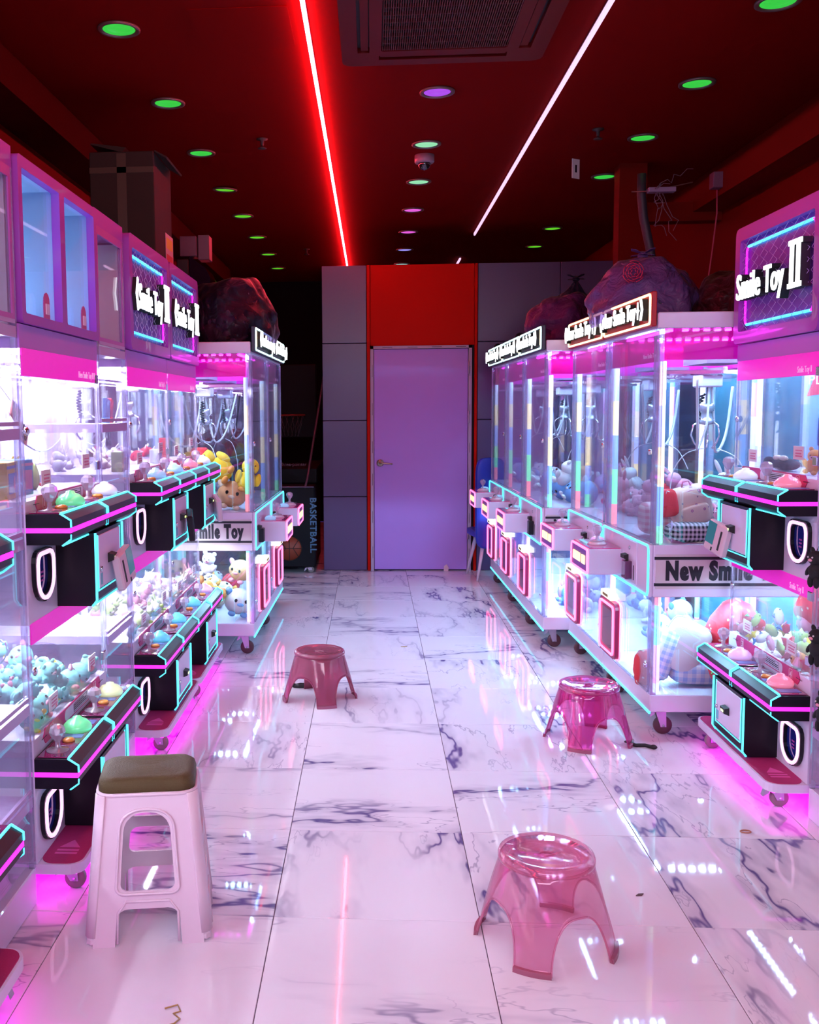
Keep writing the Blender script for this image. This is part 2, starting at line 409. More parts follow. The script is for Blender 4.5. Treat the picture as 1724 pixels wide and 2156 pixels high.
# little tag hanging from the ceiling
o = MB().box(-.035, .035, -.002, .002, -.13, 0).box(-.008, .008, -.004, -.002, -.09, -.04, 1).build('ceiling_card', [PAPERW, TXTB], None, (1.404, 7.04, ZC), (0, 0, rad(35))); tag(o, 'small white card hanging from the ceiling on the right', 'card')
# access panel
o = MB().box(-.78, -.35, 4.30, 4.74, ZC-.003, ZC-.0005).build('ceiling_access_panel', REDC, None); tag(o, 'red square access panel flush in the ceiling left of the red strip', 'panel')
# air conditioner cassette
ACM = mat('ac_painted_red', (.11, .002, .002), .5, spec=.2)
e = empty('ceiling_air_conditioner', 'four way ceiling air conditioner cassette between the two strip lights', 'air conditioner', (.34, 4.48, ZC))
def ac_frame():
    b = MB(); o_ = rrect(-.475, .475, -.475, .475, .05, 3)
    me = plate([o_, rrect(-.29, .29, -.29, .29, .01, 1)] + [[(-.30, .345), (.30, .345), (.30, .40), (-.30, .40)], [(-.30, -.40), (.30, -.40), (.30, -.345), (-.30, -.345)], [(.345, -.30), (.40, -.30), (.40, .30), (.345, .30)], [(-.40, -.30), (-.345, -.30), (-.345, .30), (-.40, .30)]], .012)
    me.materials.clear(); me.materials.append(ACM); return me
link('frame', ac_frame(), e, (0, 0, -.026))
MB().box(-.46, .46, -.46, .46, -.014, -.001).build('body', BLACKM, e)
g = MB()
for k in range(58): g.box(-.285+k*.01, -.281+k*.01, -.285, .285, -.035, -.018)
for k in range(8): g.box(-.285, .285, -.28+k*.08, -.276+k*.08, -.033, -.018)
g.build('grille', mat('ac_grille', (.10, .006, .006), .5), e)
for (a, b, c, d_) in ((-.295, .295, .350, .385), (-.295, .295, -.385, -.350)): MB().box(a, b, c, d_, -.030, -.020).build('louver', ACM, e)
for (a, b, c, d_) in ((-.385, -.350, -.295, .295), (.350, .385, -.295, .295)): MB().box(a, b, c, d_, -.030, -.020).build('louver', ACM, e)

# ================================================================== DOUBLE-DECK CLAW MACHINES
MW = .82
def neon_loop(name, parent, pts, r, mt, closed=True, n=6):
    return MB().tube(pts, r, n, closed).build(name, mt, parent)
def caster(parent, x, y, zt, r=.036, red=False, sgn=1):
    """swivel caster: mounting plate, fork, wheel touching the floor"""
    b = MB()
    b.box(-.032, .032, -.028, .028, zt-.005, zt)
    b.lathe([(.018, zt-.016), (.022, zt-.005)], 12)
    off = .014*sgn
    for s in (-1, 1):
        b.prism([(-.024, zt-.012), (.024, zt-.012), (off+.013, r-.006), (off-.013, r-.006)], 'y', s*.016-.0015, s*.016+.0015)
    b.tube([(off, -.021, r), (off, .021, r)], .006, 8)
    b.prism([(-.040*sgn, zt-.016), (-.024*sgn, zt-.010), (-.028*sgn, zt-.030), (-.050*sgn, zt-.044)], 'y', -.014, .014)
    c = b.build('caster', STEEL, parent, (x, y, 0), (0, 0, pi/2 if parent.rotation_euler[2] else 0))
    MB().lathe([(r*.45, -.011), (r*.92, -.011), (r, -.007), (r, .007), (r*.92, .011), (r*.45, .011)], 22, (off, 0, r), ax='y').build('wheel', RUBBER if red else RUBBERG, c)
    return c
BUT = {c: mat('dome_button_'+c, v, .2, emit=v, es=.55, coat=.6) for c, v in
       {'green': (.16, .80, .36), 'blue': (.30, .55, .85), 'sky': (.12, .55, .85), 'pink': (.85, .25, .38), 'white': (.62, .68, .85), 'lilac': (.66, .42, .80), 'lime': (.62, .72, .42)}.items()}
def joystick(b, x, y, z, s=1.0):
    """clear crystal ball on a short stem with a round skirt"""
    b.lathe([(.036*s, z), (.036*s, z+.002), (.012*s, z+.006), (.008*s, z+.012), (.008*s, z+.030*s)], 16, (x, y, 0))
    b.lathe([(.010*s, z+.028*s), (.018*s, z+.040*s), (.026*s, z+.058*s), (.022*s, z+.074*s), (.010*s, z+.082*s), (0, z+.083*s)], 9, (x, y, 0), sm=False)
def console(root, z, cols, mir):
    """hexagonal-section control shelf; z is the height of its magenta mid-line"""
    c = None
    yb = -.135
    prof = lambda a0, a1: [(0, z+.012), (0, z+.050), (-.100, z+.050), (yb, z+.032), (yb, z+.008), (yb+.004, z+.004), (yb+.004, z-.006), (yb, z-.010), (yb+.022, z-.042), (0, z-.042)]
    b = MB()
    for a0, a1 in ((.0, .405), (.415, .82)):
        b.prism([(0, z+.008), (0, z+.048), (-.104, z+.048), (yb, z+.030), (yb, z+.008)], 'x', a0, a1)
    b.prism([(0, z-.008), (yb, z-.008), (yb, z-.024), (yb+.028, z-.044), (0, z-.044)], 'x', 0, MW)
    b.box(.004, MW-.004, yb+.006, 0, z-.008, z+.008)
    c = b.build('console', BLACK, root)
    dk = MB()
    for a0, a1 in ((.010, .397), (.423, .81)): dk.bbox(a0, a1, -.100, -.006, z+.0485, z+.0525, .002)
    dk.build('deck_plate', DECK, c)
    ml = MB().box(.0, MW, yb-.001, yb+.006, z-.007, z+.007).box(-.001, .004, yb, 0, z-.007, z+.007).box(MW-.004, MW+.001, yb, 0, z-.007, z+.007)
    ml.build('magenta_light_strip', MAG, c)
    cy = MB()
    for a0, a1 in ((.0, .405), (.415, .82)):
        q = .006
        cy.tube([(a0+.003, yb-.001, z+.010), (a0+.003, yb-.001, z+.030), (a0+.003, -.104, z+.050), (a0+.012, -.104, z+.050), (a1-.012, -.104, z+.050), (a1-.003, -.104, z+.050), (a1-.003, yb-.001, z+.030), (a1-.003, yb-.001, z+.010)], .0042, 4)
    cy.tube([(.003, yb, z-.012), (.003, yb, z-.026), (.003, yb+.026, z-.045), (.02, yb+.026, z-.045), (MW-.02, yb+.026, z-.045), (MW-.003, yb+.026, z-.045), (MW-.003, yb, z-.026), (MW-.003, yb, z-.012)], .0036, 4)
    cy.build('cyan_light_trim', CYANB, c)
    mk = MB().box(.398, .401, yb-.001, yb+.003, z-.030, z-.012).box(.419, .422, yb-.001, yb+.003, z-.030, z-.012)
    mk.build('front_mark', CYAN, c)
    zt = z+.0525
    for k, o_ in enumerate((0.0, .41)):
        j = MB(); joystick(j, o_+.075, -.050, zt); j.build('joystick', CRYST, c)
        MB().lathe([(.020, zt), (.020, zt+.005), (.013, zt+.010), (0, zt+.011)], 16, (o_+.160, -.058, 0)).build('amber_button', GOLD, c)
        MB().lathe([(.046, zt), (.048, zt+.010), (.044, zt+.020), (.030, zt+.033), (.016, zt+.038), (.014, zt+.044), (0, zt+.047)], 24, (o_+.275, -.052, 0)).build('dome_button', BUT[cols[k]], c)
        for q0, q1 in ((.19, .225), (.33, .375)): MB().box(o_+q0, o_+q1, -.090, -.015, zt, zt+.001).build('deck_sticker', mat('deck_sticker', (.12, .2, .5), .3), c)
    return c
def led_bar(root, x0, x1, y0, y1, z0, z1, mt):
    """strip board carrying a row of square diodes"""
    b = MB(); n = max(3, int(max(x1-x0, y1-y0)/.045))
    for k in range(n):
        if x1-x0 > y1-y0:
            c_ = x0+(x1-x0)*(k+.5)/n; b.box(c_-.011, c_+.011, y0, y1, z0, z1)
        else:
            c_ = y0+(y1-y0)*(k+.5)/n; b.box(x0, x1, c_-.011, c_+.011, z0, z1)
    o = b.build('light_bar', mt, root); o['kind'] = 'stuff'; return o
def coin_box(root, z0, z1, x0, x1, dark=False):
    yf = -.128
    b = MB()
    b.prism([(0, z1), (yf, z1), (yf, z0+.018), (yf+.016, z0), (0, z0)], 'x', x0, x1)
    c = b.build('coin_box', BLACK, root)
    t = MB()
    for x in (x0+.004, x1-.004):
        t.tube([(x, yf-.002, z1), (x, yf-.002, z0+.02), (x, yf+.012, z0)], .0055, 4)
    t.tube([(x0+.004, yf+.012, z0), (x1-.004, yf+.012, z0)], .003, 4)
    t.tube([(x0+.034, yf-.001, z1-.01), (x0+.034, yf-.001, z0+.045), (x1-.034, yf-.001, z0+.045), (x1-.034, yf-.001, z1-.01)], .0028, 4)
    t.build('cyan_light_trim', CYANB, c)
    MB().bbox(x0+.040, x1-.040, yf-.004, yf+.002, z0+.052, z1-.012, .002).build('coin_door', WHITE, c)
    xm = (x0+x1)/2
    s = MB().prism([(yf-.004, z1-.085), (yf-.024, z1-.090), (yf-.024, z1-.110), (yf-.004, z1-.118)], 'x', xm-.030, xm+.022)
    s.build('coin_slot', BLACKM, c)
    MB().box(xm-.018, xm+.010, yf-.026, yf-.0235, z1-.106, z1-.097).build('slot_light', emat('slot_light', (.7, .9, .3), 1.2), c)
    MB().lathe([(.009, 0), (.009, .006), (0, .007)], 12, (x0+.055, yf-.004, z0+.115), ax='y').build('lock', CHROME, c)
    MB().box(x0+.05, x0+.075, yf-.0052, yf-.004, z0+.062, z0+.10).build('sticker', mat('teal_sticker', (.15, .5, .6), .5), c)
    return c
def reader(root, x, z, dark=False, rot=-14, flip=1):
    """card reader box held tilted in front of the coin door"""
    mt = BLACK if dark else mat('reader_pale', (.72, .58, .66), .4)
    e = MB().bbox(-.062, .062, -.030, 0, -.052, .050, .006).build('payment_reader', mt, root, (x, -.150, z), (rad(-6), rad(-12*flip), rad(rot))); e.scale = (1.1, 1, 1.25)
    MB().box(.004*flip if flip > 0 else -.056, .056 if flip > 0 else -.004, -.0315, -.030, -.026, .046).build('screen', mat('reader_screen', (.01, .03, .05), .1, emit=(.02, .12, .16), es=1.0), e)
    xs = -.034*flip
    MB().box(xs-.005, xs+.005, -.0315, -.030, -.034, .030).build('card_slot', BLACKM, e)
    MB().box(.006*flip-.004, .006*flip+.004, -.0315, -.030, -.046, -.034).build('reader_button', BLACKM, e)
    return e
def chute(root, x0, x1, z0, z1):
    w = x1-x0; r = w/2; xc = (x0+x1)/2
    pts = [(x0+.03, z1), (x1-.03, z1), (x1-.008, z1-.008), (x1, z1-.03)]
    n = 12
    pts = []
    for a in range(0, 91, 30): pts.append((x1-.035+.035*math.cos(rad(a)), z1-.035+.035*math.sin(rad(a))))
    for a in range(90, 181, 30): pts.append((x0+.035+.035*math.cos(rad(a)), z1-.035+.035*math.sin(rad(a))))
    for k in range(n+1):
        a = pi+pi*k/n; pts.append((xc+r*math.cos(a), z0+r*.95+r*.95*math.sin(a)))
    def sc(f, y): return [(xc+(p[0]-xc)*f, y, (z0+z1)/2+(p[1]-(z0+z1)/2)*f) for p in pts]
    b = MB(); n_ = len(pts)
    A = sc(1.0, 0); B = sc(1.0, -.014); C_ = sc(.74, -.014); D_ = sc(.74, .004)
    b.add(A+B+C_+D_, [(i, (i+1) % n_, n_+(i+1) % n_, n_+i) for i in range(n_)]+[(n_+i, n_+(i+1) % n_, 2*n_+(i+1) % n_, 2*n_+i) for i in range(n_)]+[(2*n_+i, 2*n_+(i+1) % n_, 3*n_+(i+1) % n_, 3*n_+i) for i in range(n_)])
    c = b.build('prize_chute', BLACK, root)
    MB().tube(sc(.86, -.016), .0068, 8, True).build('neon_ring', PALEN, c)
    MB().add(sc(.76, -.003), [tuple(range(n_))]).build('flap', SMOKE, c)
    s = MB()
    for k in range(3): s.box(xc-.012, xc+.012, -.0045, -.0035, (z0+z1)/2-.02+k*.013, (z0+z1)/2-.014+k*.013)
    s.build('flap_mark', mat('flap_mark', (.35, .02, .25), .5), c)
    return c
def label_strip(root, z, nums, mir):
    b = MB(); L_ = .085; R_ = .735
    b.prism([(L_, z), (L_+.02, z-.024), (R_-.02, z-.024), (R_, z), (R_-.02, z+.024), (L_+.02, z+.024)], 'y', -.0025, .001)
    c = b.build('control_label', CRIMS, root)
    MB().prism(rrect(.30, .58, z-.019, z+.019, .016), 'y', -.0035, -.002).build('label_plate', WHITE, c)
    t = MB()
    for k in range(3):
        t.box(.40, .54-.03*(k == 2), -.0042, -.0034, z-.008+k*.007, z-.0045+k*.007)
    t.tube([(.395, -.004, z-.013), (.55, -.004, z-.013), (.55, -.004, z+.014), (.395, -.004, z+.014)], .0008, 4, True)
    t.box(L_-.02, L_+.03, -.0042, -.003, z-.0008, z+.0008).box(R_-.03, R_+.02, -.0042, -.003, z-.0008, z+.0008)
    t.build('fine_print', TXTB, c)['kind'] = 'stuff'
    WL = mat('white_print', (.85, .75, .85), .5)
    for n, x in ((nums[0], .165), (nums[1], .655)):
        text('number', n, .036, WL, c, (x, -.003, z-.013), align='CENTER', ext=.0006, bold=.0006)
        MB().tube([(p[0], -.003, p[1]) for p in rrect(x-.014, x+.014, z-.019, z+.019, .003, 2)], .0008, 4, True).build('number_frame', WL, c)
def claw(root, x, y, ztop, zb, s=1.0, coil=1, name='claw'):
    b = MB(); b.bbox(x-.055*s, x+.055*s, y-.05, y+.05, ztop-.055*s, ztop-.004, .006)
    c = b.build(name, WHITE, root)
    MB().tube([(x, y, ztop-.055*s), (x, y, zb+.10*s)], .0025, 5).build('cable', BLACKM, c)
    m_ = MB().lathe([(.030*s, zb+.10*s), (.030*s, zb+.07*s), (.022*s, zb+.065*s), (.022*s, zb+.035*s), (.032*s, zb+.03*s), (.028*s, zb+.015*s), (.008*s, zb+.01*s)], 14, (x, y, 0))
    m_.build('solenoid', mat('claw_metal', (.55, .60, .68), .25, metal=.7), c)
    for k in range(3):
        a = 2*pi*k/3+.6; p = []
        for rr, zz in ((.02, .03), (.055, .01), (.064, -.03), (.05, -.062), (.030, -.085)):
            p.append((x+rr*s*math.cos(a), y+rr*s*math.sin(a), zb+zz*s))
        MB().tube(p, .0042*s, 6).build('prong', CHROME, c)
    h_ = MB(); pts = []
    for k in range(60):
        t = k/59; a = t*2*pi*9
        th = pi*(1.05*t)
        cx = x-.045*s-.030*s*math.sin(th)*1.3; cz = zb+.14*s-.12*s*t
        pts.append((cx+.009*s*math.cos(a), y+.009*s*math.sin(a), cz))
    h_.tube(pts, .0038*s, 5)
    h_.build('coiled_cord', BLACKM, c)
    return c
def hose(root, pts, r=.006, name='hose', mt=None):
    """smooth hanging tube through control points"""
    P = [Vector(p) for p in pts]; out = []
    for i in range(len(P)-1):
        p0 = P[max(i-1, 0)]; p1 = P[i]; p2 = P[i+1]; p3 = P[min(i+2, len(P)-1)]
        for k in range(6):
            t = k/6
            out.append(.5*((2*p1)+(-p0+p2)*t+(2*p0-5*p1+4*p2-p3)*t*t+(-p0+3*p1-3*p2+p3)*t**3))
    out.append(P[-1])
    return MB().tube(out, r, 6).build(name, mt or HOSE, root)
def sign_letters(parent, word, x, z, size, y, sx, mt, back=True, name='letters'):
    o = text(name, word, size, mt, parent, (x, y, z), align='CENTER', ext=.003, bold=.004*size/.1, sx=sx)
    if back:
        sh = text(name+'_side', word, size, BLACKM, parent, (x, y+.018, z), align='CENTER', ext=.014, bold=.0045*size/.1, sx=sx)
    return o
def sign_header(root, mir):
    """illuminated header: lilac frame, purple back, wavy wire lattice, cyan and magenta neon, lit words"""
    x0, x1, z0, z1 = .055, .765, 1.815, 2.195
    fr = plate([rrect(0.004, MW-.004, 1.765, 2.250, .03, 3), rrect(x0, x1, z0, z1, .012, 2)], .020)
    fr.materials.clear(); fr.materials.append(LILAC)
    c = link('header', fr, root, (0, -.002, 0), (pi/2, 0, 0))
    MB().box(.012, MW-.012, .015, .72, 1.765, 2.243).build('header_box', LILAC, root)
    MB().box(x0-.01, x1+.01, .006, .014, z0-.01, z1+.01).build('back_panel', PURP, c, rot=(-pi/2, 0, 0))
    R_ = (-pi/2, 0, 0)
    lt = MB()
    nz = 18
    for k in range(15):
        xx = x0+.022+k*(x1-x0-.044)/14
        pts = []
        for q in range(nz+1):
            zz = z0+.004+(z1-z0-.008)*q/nz
            pts.append((xx+(.020 if (q+k) % 2 else -.020), -.010-.004*(k % 2), zz))
        lt.tube(pts, .0012, 3)
    o = lt.build('wire_lattice', mat('lattice_wire', (.62, .55, .85), .3, metal=.3), c, rot=R_); o['kind'] = 'stuff'
    a, b_, e0, e1 = x0+.030, x1-.030, z0+.028, z1-.028
    for z in (e0, e1): MB().tube([(a+.02, -.002, z), (b_-.02, -.002, z)], .0062, 6).build('cyan_neon', CYANB, c, rot=R_)
    for x, s in ((a, 1), (b_, -1)):
        MB().tube([(x+.02*s, -.002, e0), (x+.006*s, -.002, e0+.006), (x, -.002, e0+.02), (x, -.002, e1-.02), (x+.006*s, -.002, e1-.006), (x+.02*s, -.002, e1)], .0048, 6).build('magenta_neon', MAG, c, rot=R_)
    # lit letters with slab serifs on II
    zb = 1.945
    def word(mt, y, ext, bold, name):
        me = text_mesh('Smile Toy', .150, ext=ext, bold=bold, align='LEFT', space=1.02); xs = [v.co.x for v in me.vertices]; a0, a1 = min(xs), max(xs)
        for v in me.vertices: v.co.x = .085+(v.co.x-a0)/(a1-a0)*.475
        me.materials.clear(); me.materials.append(mt); return link(name, me, root, (0, y, zb), (pi/2, 0, 0))
    word(WTXT, -.042, .003, .0010, 'sign_letters'); word(BLACKM, -.022, .016, .0022, 'letter_sides')
    def numeral(y0, y1, g_):
        b = MB()
        for xx in (.630, .686):
            b.box(xx-.012-g_, xx+.012+g_, y0, y1, zb-.004, zb+.150)
            b.box(xx-.027-g_, xx+.027+g_, y0, y1, zb-.014-g_, zb+.004+g_).box(xx-.027-g_, xx+.027+g_, y0, y1, zb+.142-g_, zb+.160+g_)
        return b
    numeral(-.0455, -.0395, 0).build('sign_numeral', WTXT, root)
    numeral(-.038, -.006, .001).build('numeral_sides', BLACKM, root)
    if not mir:
        for y0, y1, mt, nm in ((-.0455, -.0395, WTXT, 'sign_arrow'), (-.038, -.006, BLACKM, 'arrow_sides')):
            MB().prism([(.030, zb+.055), (.056, zb+.125), (.068, zb+.115), (.050, zb+.055), (.068, zb-.005), (.056, zb-.015)], 'y', y0, y1).build(nm, mt, root)
    return c
def window_header(root):
    x0, z0, z1 = .03, 1.795, 2.215
    fr = plate([rrect(.004, MW-.004, 1.765, 2.250, .015, 3), rrect(.035, .385, z0, z1, .006, 1), rrect(.435, .785, z0, z1, .006, 1)], .014)
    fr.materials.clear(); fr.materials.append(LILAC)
    c = link('header', fr, root, (0, .002, 0), (pi/2, 0, 0))
    MB().box(.012, MW-.012, .30, .72, 1.765, 2.243).box(.012, MW-.012, .016, .30, 2.222, 2.243).box(.012, MW-.012, .016, .30, 1.765, 1.785).box(.012, .03, .016, .30, 1.785, 2.222).box(.79, .808, .016, .30, 1.785, 2.222).box(.395, .425, .016, .30, 1.785, 2.222).build('header_box', mat('header_box_blue', (.50, .74, 1.0), .5), root)
    for a, b_ in ((.03, .39), (.43, .79)):
        MB().box(a, b_, .008, .013, z0-.004, z1+.004).build('window_pane', CLEARP, c, rot=(-pi/2, 0, 0))
        MB().box(a+.03, b_-.03, .26, .285, z0+.0, z0+.012).build('shelf_light', emat('header_led', (.35, .65, 1.0), 55.0), root)
        xm = (a+b_)/2+.01
        MB().prism([(xm-.028, z0), (xm-.028, z0+.045)]+[(xm-.028*math.cos(rad(q)), z0+.045+.035*math.sin(rad(q))) for q in range(30, 180, 30)]+[(xm+.028, z0+.045), (xm+.028, z0)], 'y', -.014, -.011).build('latch_tab', mat('latch_crimson', (.50, .05, .25), .4), root)
        MB().box(xm-.013, xm+.015, -.017, -.014, z0+.012, z0+.045).build('latch_plate', WHITE, root)
    return c
def deck_machine(label, x, y, rz, mir=False, header='sign', cols=(('green', 'white'), ('green', 'lime')), plus=False, readers=None, tealback=False, group=None):
    root = empty('claw_machine', label, 'claw machine', (x, y, 0), rz, group)
    X = (lambda a: MW-a) if mir else (lambda a: a)
    D = .72
    b = MB()
    b.box(0, MW, 0, D, .118, .505)         # lower cupboard
    b.box(0, MW, .0, D, .862, 1.235)       # middle cupboard
    MB().box(0, MW, 0, D, 1.690, 1.762).build('top_deck', mat('lilac_top_deck', (.48, .18, .70), .35, coat=.2), root)
    b.box(.0, MW, D-.02, D, .505, .862) if not tealback else None
    b.box(.0, MW, D-.02, D, 1.235, 1.690) if not tealback else None
    for xx in (0, MW-.022):
        b.box(xx, xx+.022, D-.03, D, .505, 1.69)
    b.build('cabinet', WHITE, root)
    if tealback:
        MB().box(0, MW, D-.012, D, .505, .862).box(0, MW, D-.012, D, 1.235, 1.69).build('back_panel', TEALW, root)
    for z0, z1 in ((.505, .80), (1.235, 1.61)):
        for xx in (.002, MW-.007): MB().box(xx, xx+.005, .012, D-.03, z0, z1+.06).build('side_pane', CLEARP, root)
        MB().box(.012, MW-.012, .004, .009, z0+.010, z1).build('front_pane', CLEARW, root)
        for xx in (.0, MW-.012): MB().box(xx, xx+.012, 0, .012, z0, z1+.06).build('corner_post', CLEARE, root)
        for zz in (z0+.05, z1-.005): MB().bbox(MW-.045, MW-.008, -.006, .006, zz, zz+.034, .003).build('hinge', CHROME, root)
        MB().lathe([(.014, 0), (.014, .006), (.008, .010), (0, .011)], 14, (.026, 0, z0+.21), ax='y').build('lock', CHROME, root)
        zc = z1+.055
        for yb_ in (.09, .25, .41, .57): led_bar(root, .07, MW-.07, yb_, yb_+.020, zc-.004, zc+.0, CASER if tealback else CASEL)
        for xx in (.035, MW-.035):
            MB().tube([(xx, D-.05, z0+.01), (xx, D-.05, z1+.03)], .009, 6).build('light_tube', emat('tube_right' if tealback else 'tube_left', (.8, .9, 1), 16.0), root)
    for zf in (.80, 1.61):
        f = MB().box(.012, MW-.012, -.002, .004, zf, zf+(.082 if zf > 1 else .064)).build('fascia', FASC, root)
        text('fascia_lettering', 'New Smile Toy II Plus' if plus else 'Smile Toy II', .034, TXTW, f, (.80 if plus else .74, -.003, zf+.012), align='RIGHT', ext=.0005, sx=.75)
    label_strip(root, .487-.0, ('3', '4'), mir)
    label_strip(root, 1.222, ('1', '2'), mir)
    for zc, cc in ((.400, cols[1]), (1.150, cols[0])): console(root, zc, cc, mir)
    bx0, bx1 = sorted((X(.27), X(.62)))
    coin_box(root, .125, .358, bx0, bx1); coin_box(root, .868, 1.108, bx0, bx1)
    ox0, ox1 = sorted((X(.035), X(.205)))
    chute(root, ox0, ox1, .150, .315); chute(root, ox0, ox1, .915, 1.080)
    # platform
    pl = MB(); P = rrect(0, MW, -.138, .12, .05, 5)
    pl.prism(P, 'z', .084, .116)
    pf = pl.build('foot_platform', WHITE, root)
    MB().prism(rrect(.008, MW-.008, -.130, .0, .045, 5), 'z', .116, .119).build('floor_mat', MATRED, pf)
    xm = X(.13); k = MB()
    sg_ = -1 if mir else 1
    for q in range(2): k.prism([(xm+sg_*(-.062+q*.022), -.100), (xm+sg_*(-.050+q*.022), -.100), (xm+sg_*(-.050+q*.022), -.030), (xm+sg_*(-.062+q*.022), -.030)], 'z', .119, .1195)
    k.prism([(xm-sg_*.014, -.098), (xm-sg_*.014, -.032), (xm+sg_*.040, -.065)], 'z', .119, .1195)
    k.build('mat_mark', MATMK, pf)
    MB().box(.02, MW-.02, -.115, .10, .078, .083).box(.02, MW-.02, .14, .60, .108, .1175).build('underglow_strip', UNDER, pf)
    for xx, sg in ((.09, -1), (MW-.09, 1)):
        caster(root, xx, -.075, .084, .034, False, sg); caster(root, xx, D-.09, .118, .034, False, sg)
    if header == 'sign': sign_header(root, mir)
    else: window_header(root)
    if readers: reader(root, X(readers[0]), .960, readers[1], readers[2], readers[3])
    claw(root, .38, .30, 1.665, 1.46, 1.0, name='claw'); claw(root, .46, .30, .855, .69, .8, name='claw')
    hose(root, [(.02, .5, 1.40), (.12, .42, 1.33), (.24, .36, 1.40), (.33, .32, 1.60)], .004)
    # paper tags on the glass
    for xx, zz in ((.60, 1.30), (.16, 1.27), (.16, .545), (.60, .56)):
        t = MB().box(xx, xx+.085, .0005, .0035, zz, zz+.05).build('paper_tag', PAPERW, root)
        MB().box(xx+.02, xx+.075, -.0004, .0005, zz+.032, zz+.036).box(xx+.02, xx+.07, -.0004, .0005, zz+.020, zz+.026).box(xx+.02, xx+.075, -.0004, .0005, zz+.010, zz+.016).build('tag_print', mat('tag_print', (.65, .2, .35), .5), t)
    return root
LX, RX = -1.03, 1.585
L1 = deck_machine('double-deck claw machine with two blue header windows, beside the tall white stool', LX, 2.85, pi/2, header='window', plus=True, cols=(('green', 'white'), ('green', 'lime')), readers=(.50, False, -4, 1))
L2 = deck_machine('left double-deck claw machine with lit header sign and a black card reader', LX, 4.12, pi/2, cols=(('blue', 'blue'), ('sky', 'sky')), readers=(.50, True, 12, 1))
L3 = deck_machine('left double-deck claw machine farthest down the row, lit sign and pale card reader', LX, 4.945, pi/2, cols=(('pink', 'white'), ('sky', 'lilac')), readers=(.50, False, 20, 1))
L0 = deck_machine('nearest left double-deck claw machine, mostly cut off by the photo edge', LX, 1.56, pi/2, header='window', plus=True)
R1 = deck_machine('right double-deck claw machine with large lit header sign beside the stool row', RX, 4.42, -pi/2, mir=True, cols=(('white', 'pink'), ('lilac', 'pink')), readers=(.52, False, 12, -1), tealback=True)

# ================================================================== ACRYLIC SHOWCASE TOWERS
def tower(label, x, y, rz, w, right=False):
    root = empty('showcase_tower', label, 'showcase', (x, y, 0), rz, None)
    D = .70
    MB().bbox(0, w, 0, D, .0, .115, .004).build('base', WHITE, root)
    MB().box(.0, w, D-.02, D, .115, 2.20).build('back_panel', SHELFW, root)
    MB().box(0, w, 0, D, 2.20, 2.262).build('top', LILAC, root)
    for xx in (.0, w-.016):
        for yy in (0, D-.036): MB().box(xx, xx+.016, yy, yy+.016, .115, 2.20).build('corner_post', CLEARE, root)
    zs = [(.115, .335), (.335, .62), (.62, 1.12), (1.12, 1.445), (1.445, 1.74), (1.74, 2.20)]
    for z0, z1 in zs:
        MB().box(.018, w-.018, .003, .007, z0+.035, z1-.006).build('front_pane', CLEARW, root)
        if z0 > .2:
            MB().box(.02, w-.02, -.004, D-.02, z0-.022, z0+.010).build('shelf', mat('shelf_lilac', (.50, .38, .68), .35, coat=.3), root)
            MB().box(.02, w-.02, -.003, .004, z0+.018, z0+.030).build('shelf_lip', mat('shelf_lilac', (.5, .38, .68), .35), root)
    for xx in (.001, w-.005): MB().box(xx, xx+.004, .018, D-.04, .115, 2.20).build('side_pane', CLEARP, root)
    for xx in (.05, w-.05): MB().tube([(xx, D-.04, .13), (xx, D-.04, 2.18)], .010, 6).build('light_tube', emat('tower_tube', (.78, .88, 1.0), 14.0), root)
    for xx in (.006, w-.016): MB().box(xx, xx+.010, .02, D-.02, 1.75, 2.19).build('upper_side_panel', SHELFW, root)
    MB().tube([(w*.55, D-.03, .13), (w*.55, D-.03, 2.18)], .006, 6).build('rail', CLEARE, root)
    for z0, z1 in zs[2:3]: pass
    fr = MB().box(.018, w-.018, -.002, .003, 1.76, 1.785).box(.018, w-.018, -.002, .003, 2.17, 2.20).box(.018, .03, -.002, .003, 1.785, 2.17).box(w-.035, w-.018, -.002, .003, 1.785, 2.17)
    fr.build('door_frame_trim', mat('tower_trim', (.45, .10, .45), .4), root)
    return root
tower('narrow clear acrylic tower with lilac shelves between the two left machines', LX, 3.685, pi/2, .42)
tower('clear acrylic tower at the left photo edge in front of the first machine', LX, 2.395, pi/2, .44)
tower('clear acrylic tower at the right photo edge with black plush keychains', RX, 3.585, -pi/2, .44)

